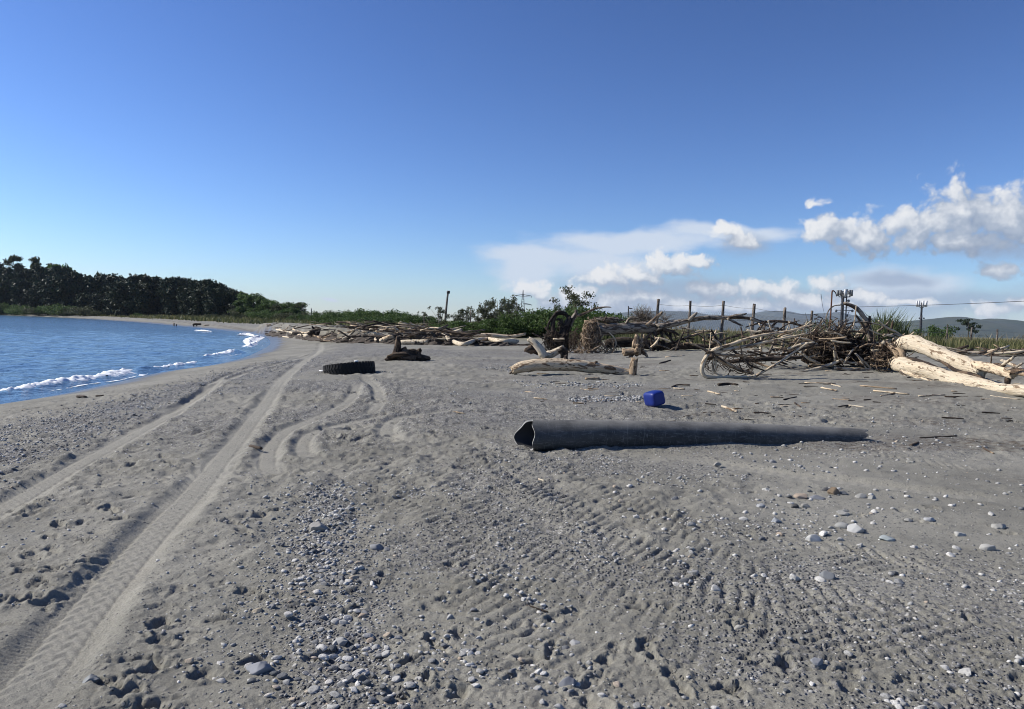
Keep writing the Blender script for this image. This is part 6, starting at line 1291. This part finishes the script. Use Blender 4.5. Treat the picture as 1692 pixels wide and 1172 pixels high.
for V, F in SH2:
    mbm = bpy.data.meshes.new('pebble'); mbm.from_pydata(V.tolist(), [], F.tolist()); mbm.polygons.foreach_set('use_smooth', np.full(len(mbm.polygons), True)); mbm.materials.append(STONE_I); SM.append(mbm)
for n, i in enumerate(big):
    o = bpy.data.objects.new('pebble', SM[n % len(SM)]); COL.objects.link(o); s = S[i, 2]
    o.location = (S[i, 0], S[i, 1], hS[i] + s * 0.12); o.scale = (s, s, s * rg.uniform(0.8, 1.15)); o.rotation_euler = (rg.normal() * 0.16, rg.normal() * 0.16, rg.uniform(0, 6.28))
    o['label'] = 'beach pebble lying ' + ('in the gravel streak left of centre' if S[i, 0] < -0.25 and S[i, 0] > -2.2 else 'on sand left of the gravel streak' if S[i, 0] <= -2.2 else 'on the smooth sand right of the treads' if S[i, 0] > 1.2 and S[i, 1] > 4.6 else 'on the trampled sand among the tread marks'); o['category'] = 'pebble'; o['group'] = 'pebbles strewn over the near sand'
Vs, Fs, Ts = [], [], []; nv = 0
for kk, (V, F) in enumerate(SH1):
    idx = rest[kk::len(SH1)]; n = len(idx); a = rg.uniform(0, 6.28, n); tl = rg.normal(0, 0.25, n)
    ca, sa = np.cos(a)[:, None], np.sin(a)[:, None]; s = S[idx, 2][:, None]
    x = V[None, :, 0] * ca - V[None, :, 1] * sa; y = V[None, :, 0] * sa + V[None, :, 1] * ca; z = V[None, :, 2] * rg.uniform(0.8, 1.2, n)[:, None] + x * tl[:, None]
    W_ = np.stack([S[idx, 0][:, None] + x * s, S[idx, 1][:, None] + y * s, hS[idx][:, None] + z * s + s * 0.12], -1)
    Vs.append(W_.reshape(-1, 3)); Fs.append((F[None] + (np.arange(n) * len(V))[:, None, None]).reshape(-1, 3) + nv); nv += n * len(V); Ts.append(np.repeat(np.clip(rg.beta(1.6, 1.7, n), 0, 1), len(V)))
link('gravel', big_mesh('gravel', np.vstack(Vs), np.vstack(Fs), {'tint': ('FLOAT', np.concatenate(Ts))}, True), STONE_J, kind='stuff')
# named stones that stand out
def cstone(px, py, rpx, col, label, sd_, flat=1.0, name='stone'):
    p = G(px, py); s = rpx * p[1] / FPX; V, F = stone_shape(4, sd_); z0 = float(height(np.array([p[0]]), np.array([p[1]]))[0][0])
    m_ = simple('stone_%d' % sd_, tuple(v * 0.72 for v in col), 0.9, 0, 0.4, 2.0 / max(s, 0.02) * 0.3)
    V = V + 0.05 * np.stack([vnoise(V[:, 0] * 3, V[:, 1] * 3 + V[:, 2], sd_)] * 3, 1)
    me_ = bpy.data.meshes.new(name); me_.from_pydata((V * s * [1, 1, flat * 1.1]).tolist(), [], F.tolist()); me_.polygons.foreach_set('use_smooth', np.full(len(me_.polygons), True))
    o = link(name, me_, m_, None, (p[0], p[1], z0 + s * 0.08 * flat), label=label, category='stone'); o.rotation_euler = (rg.normal() * 0.1, rg.normal() * 0.1, rg.uniform(-0.6, 0.6) + (0 if rpx > 8 else 0))
GREY, PALE, TAN = (0.21, 0.215, 0.215), (0.36, 0.355, 0.33), (0.42, 0.34, 0.26)
for a in ((1322, 821, 14, (0.44, 0.36, 0.28), 'smooth pinkish tan cobble at the left of the stone cluster', 201), (1350, 824, 13, (0.23, 0.24, 0.26), 'blue grey cobble in the middle of the stone cluster', 202), (1377, 817, 11, (0.24, 0.18, 0.12), 'brown cobble at the right of the stone cluster', 203, 1.5), (1337, 813, 6, GREY, 'small grey stone behind the pinkish tan cobble', 204), (1365, 812, 9, (0.12, 0.12, 0.125), 'dark flat stone behind the blue grey cobble', 205), (1395, 817, 9, GREY, 'flat grey stone right of the brown cobble', 206), (1386, 810, 4, (0.6, 0.6, 0.58), 'small round white stone on the back of the cluster', 207, 1.4),
          (1423, 821, 11, PALE, 'pale yellowish flat stone right of the stone cluster', 208), (1440, 823, 8, PALE, 'thin pale flake beside the yellowish flat stone', 209), (1312, 838, 8, (0.10, 0.10, 0.10), 'dark angular stone below the pinkish tan cobble', 210, 1.3), (1329, 838, 9, (0.34, 0.33, 0.30), 'flat beige stone beside the dark angular one', 211), (1392, 851, 12, PALE, 'pale elongated stone on smooth sand under the cluster', 212), (1396, 845, 6, PALE, 'small pale stone resting behind the elongated one', 213),
          (1392, 871, 13, (0.36, 0.36, 0.34), 'rounded grey stone behind the lumpy white one', 214), (1414, 878, 17, (0.46, 0.46, 0.45), 'lumpy white grey rock, biggest on the smooth sand', 215, 1.35), (1372, 873, 6, PALE, 'small pale stone left of the lumpy rock', 216), (1344, 891, 13, (0.55, 0.55, 0.53), 'white angular stone beside the tread marks', 217, 1.2), (1467, 893, 15, (0.38, 0.42, 0.42), 'flat bluish green stone on smooth sand', 218, 0.8), (1366, 955, 14, (0.24, 0.25, 0.26), 'rounded half grey half dark stone alone on the sand', 219, 1.25),
          (1282, 863, 10, (0.38, 0.40, 0.42), 'flat pale blue stone left of the smooth sand patch', 220), (1257, 838, 9, (0.38, 0.39, 0.40), 'flat grey stone left of the cluster', 221), (1266, 808, 7, (0.55, 0.54, 0.5), 'small white stone before the pipe', 222), (1185, 768, 8, (0.40, 0.38, 0.34), 'pale stone on the sand under the pipe', 223), (1277, 764, 6, (0.30, 0.30, 0.30), 'grey pointed stone under the right half of the pipe', 224, 1.3), (1500, 860, 9, PALE, 'white flat stone on the right of the sand patch', 225), (1535, 860, 10, (0.44, 0.45, 0.46), 'flat grey white stone next to other flat ones on the right', 226), (1650, 872, 12, PALE, 'long pale stone at the right edge', 227), (1585, 885, 11, (0.50, 0.49, 0.45), 'cream flat stone on the right sand', 228),
          (1632, 908, 13, (0.45, 0.44, 0.41), 'elongated stone partly buried near the right edge', 229), (1597, 1112, 12, (0.5, 0.49, 0.46), 'pale angular stone low on the right', 230, 1.2), (1223, 1036, 11, PALE, 'pale angular stone beside the trampled tread marks', 231, 1.3), (1350, 1100, 13, (0.28, 0.29, 0.31), 'blue grey stone low in the picture on trampled sand', 232), (527, 873, 17, (0.34, 0.33, 0.31), 'biggest pale stone at the top of the gravel streak', 233, 1.1), (565, 1060, 16, (0.36, 0.36, 0.35), 'grey stone in the lower gravel streak', 234), (428, 1110, 24, (0.30, 0.31, 0.33), 'long flat grey stone at the lower left of the gravel streak', 235),
          (593, 1117, 12, (0.5, 0.49, 0.47), 'white stone low in the gravel streak', 236), (150, 1127, 16, (0.27, 0.28, 0.28), 'grey stone between wheel rut and footprints', 237), (424, 1014, 11, (0.42, 0.36, 0.27), 'yellowish pebble left of the gravel streak', 238), (940, 1130, 18, (0.24, 0.25, 0.27), 'dark grey stone casting a shadow at the bottom centre', 239, 1.3), (950, 1062, 10, (0.40, 0.40, 0.40), 'round pale grey stone at the lower centre', 240, 1.2), (622, 902, 13, (0.28, 0.285, 0.29), 'rounded grey stone right of the gravel streak', 241), (1505, 765, 8, (0.35, 0.34, 0.3), 'tan flat stone on damp brown sand at the right', 242)):
    cstone(*a)
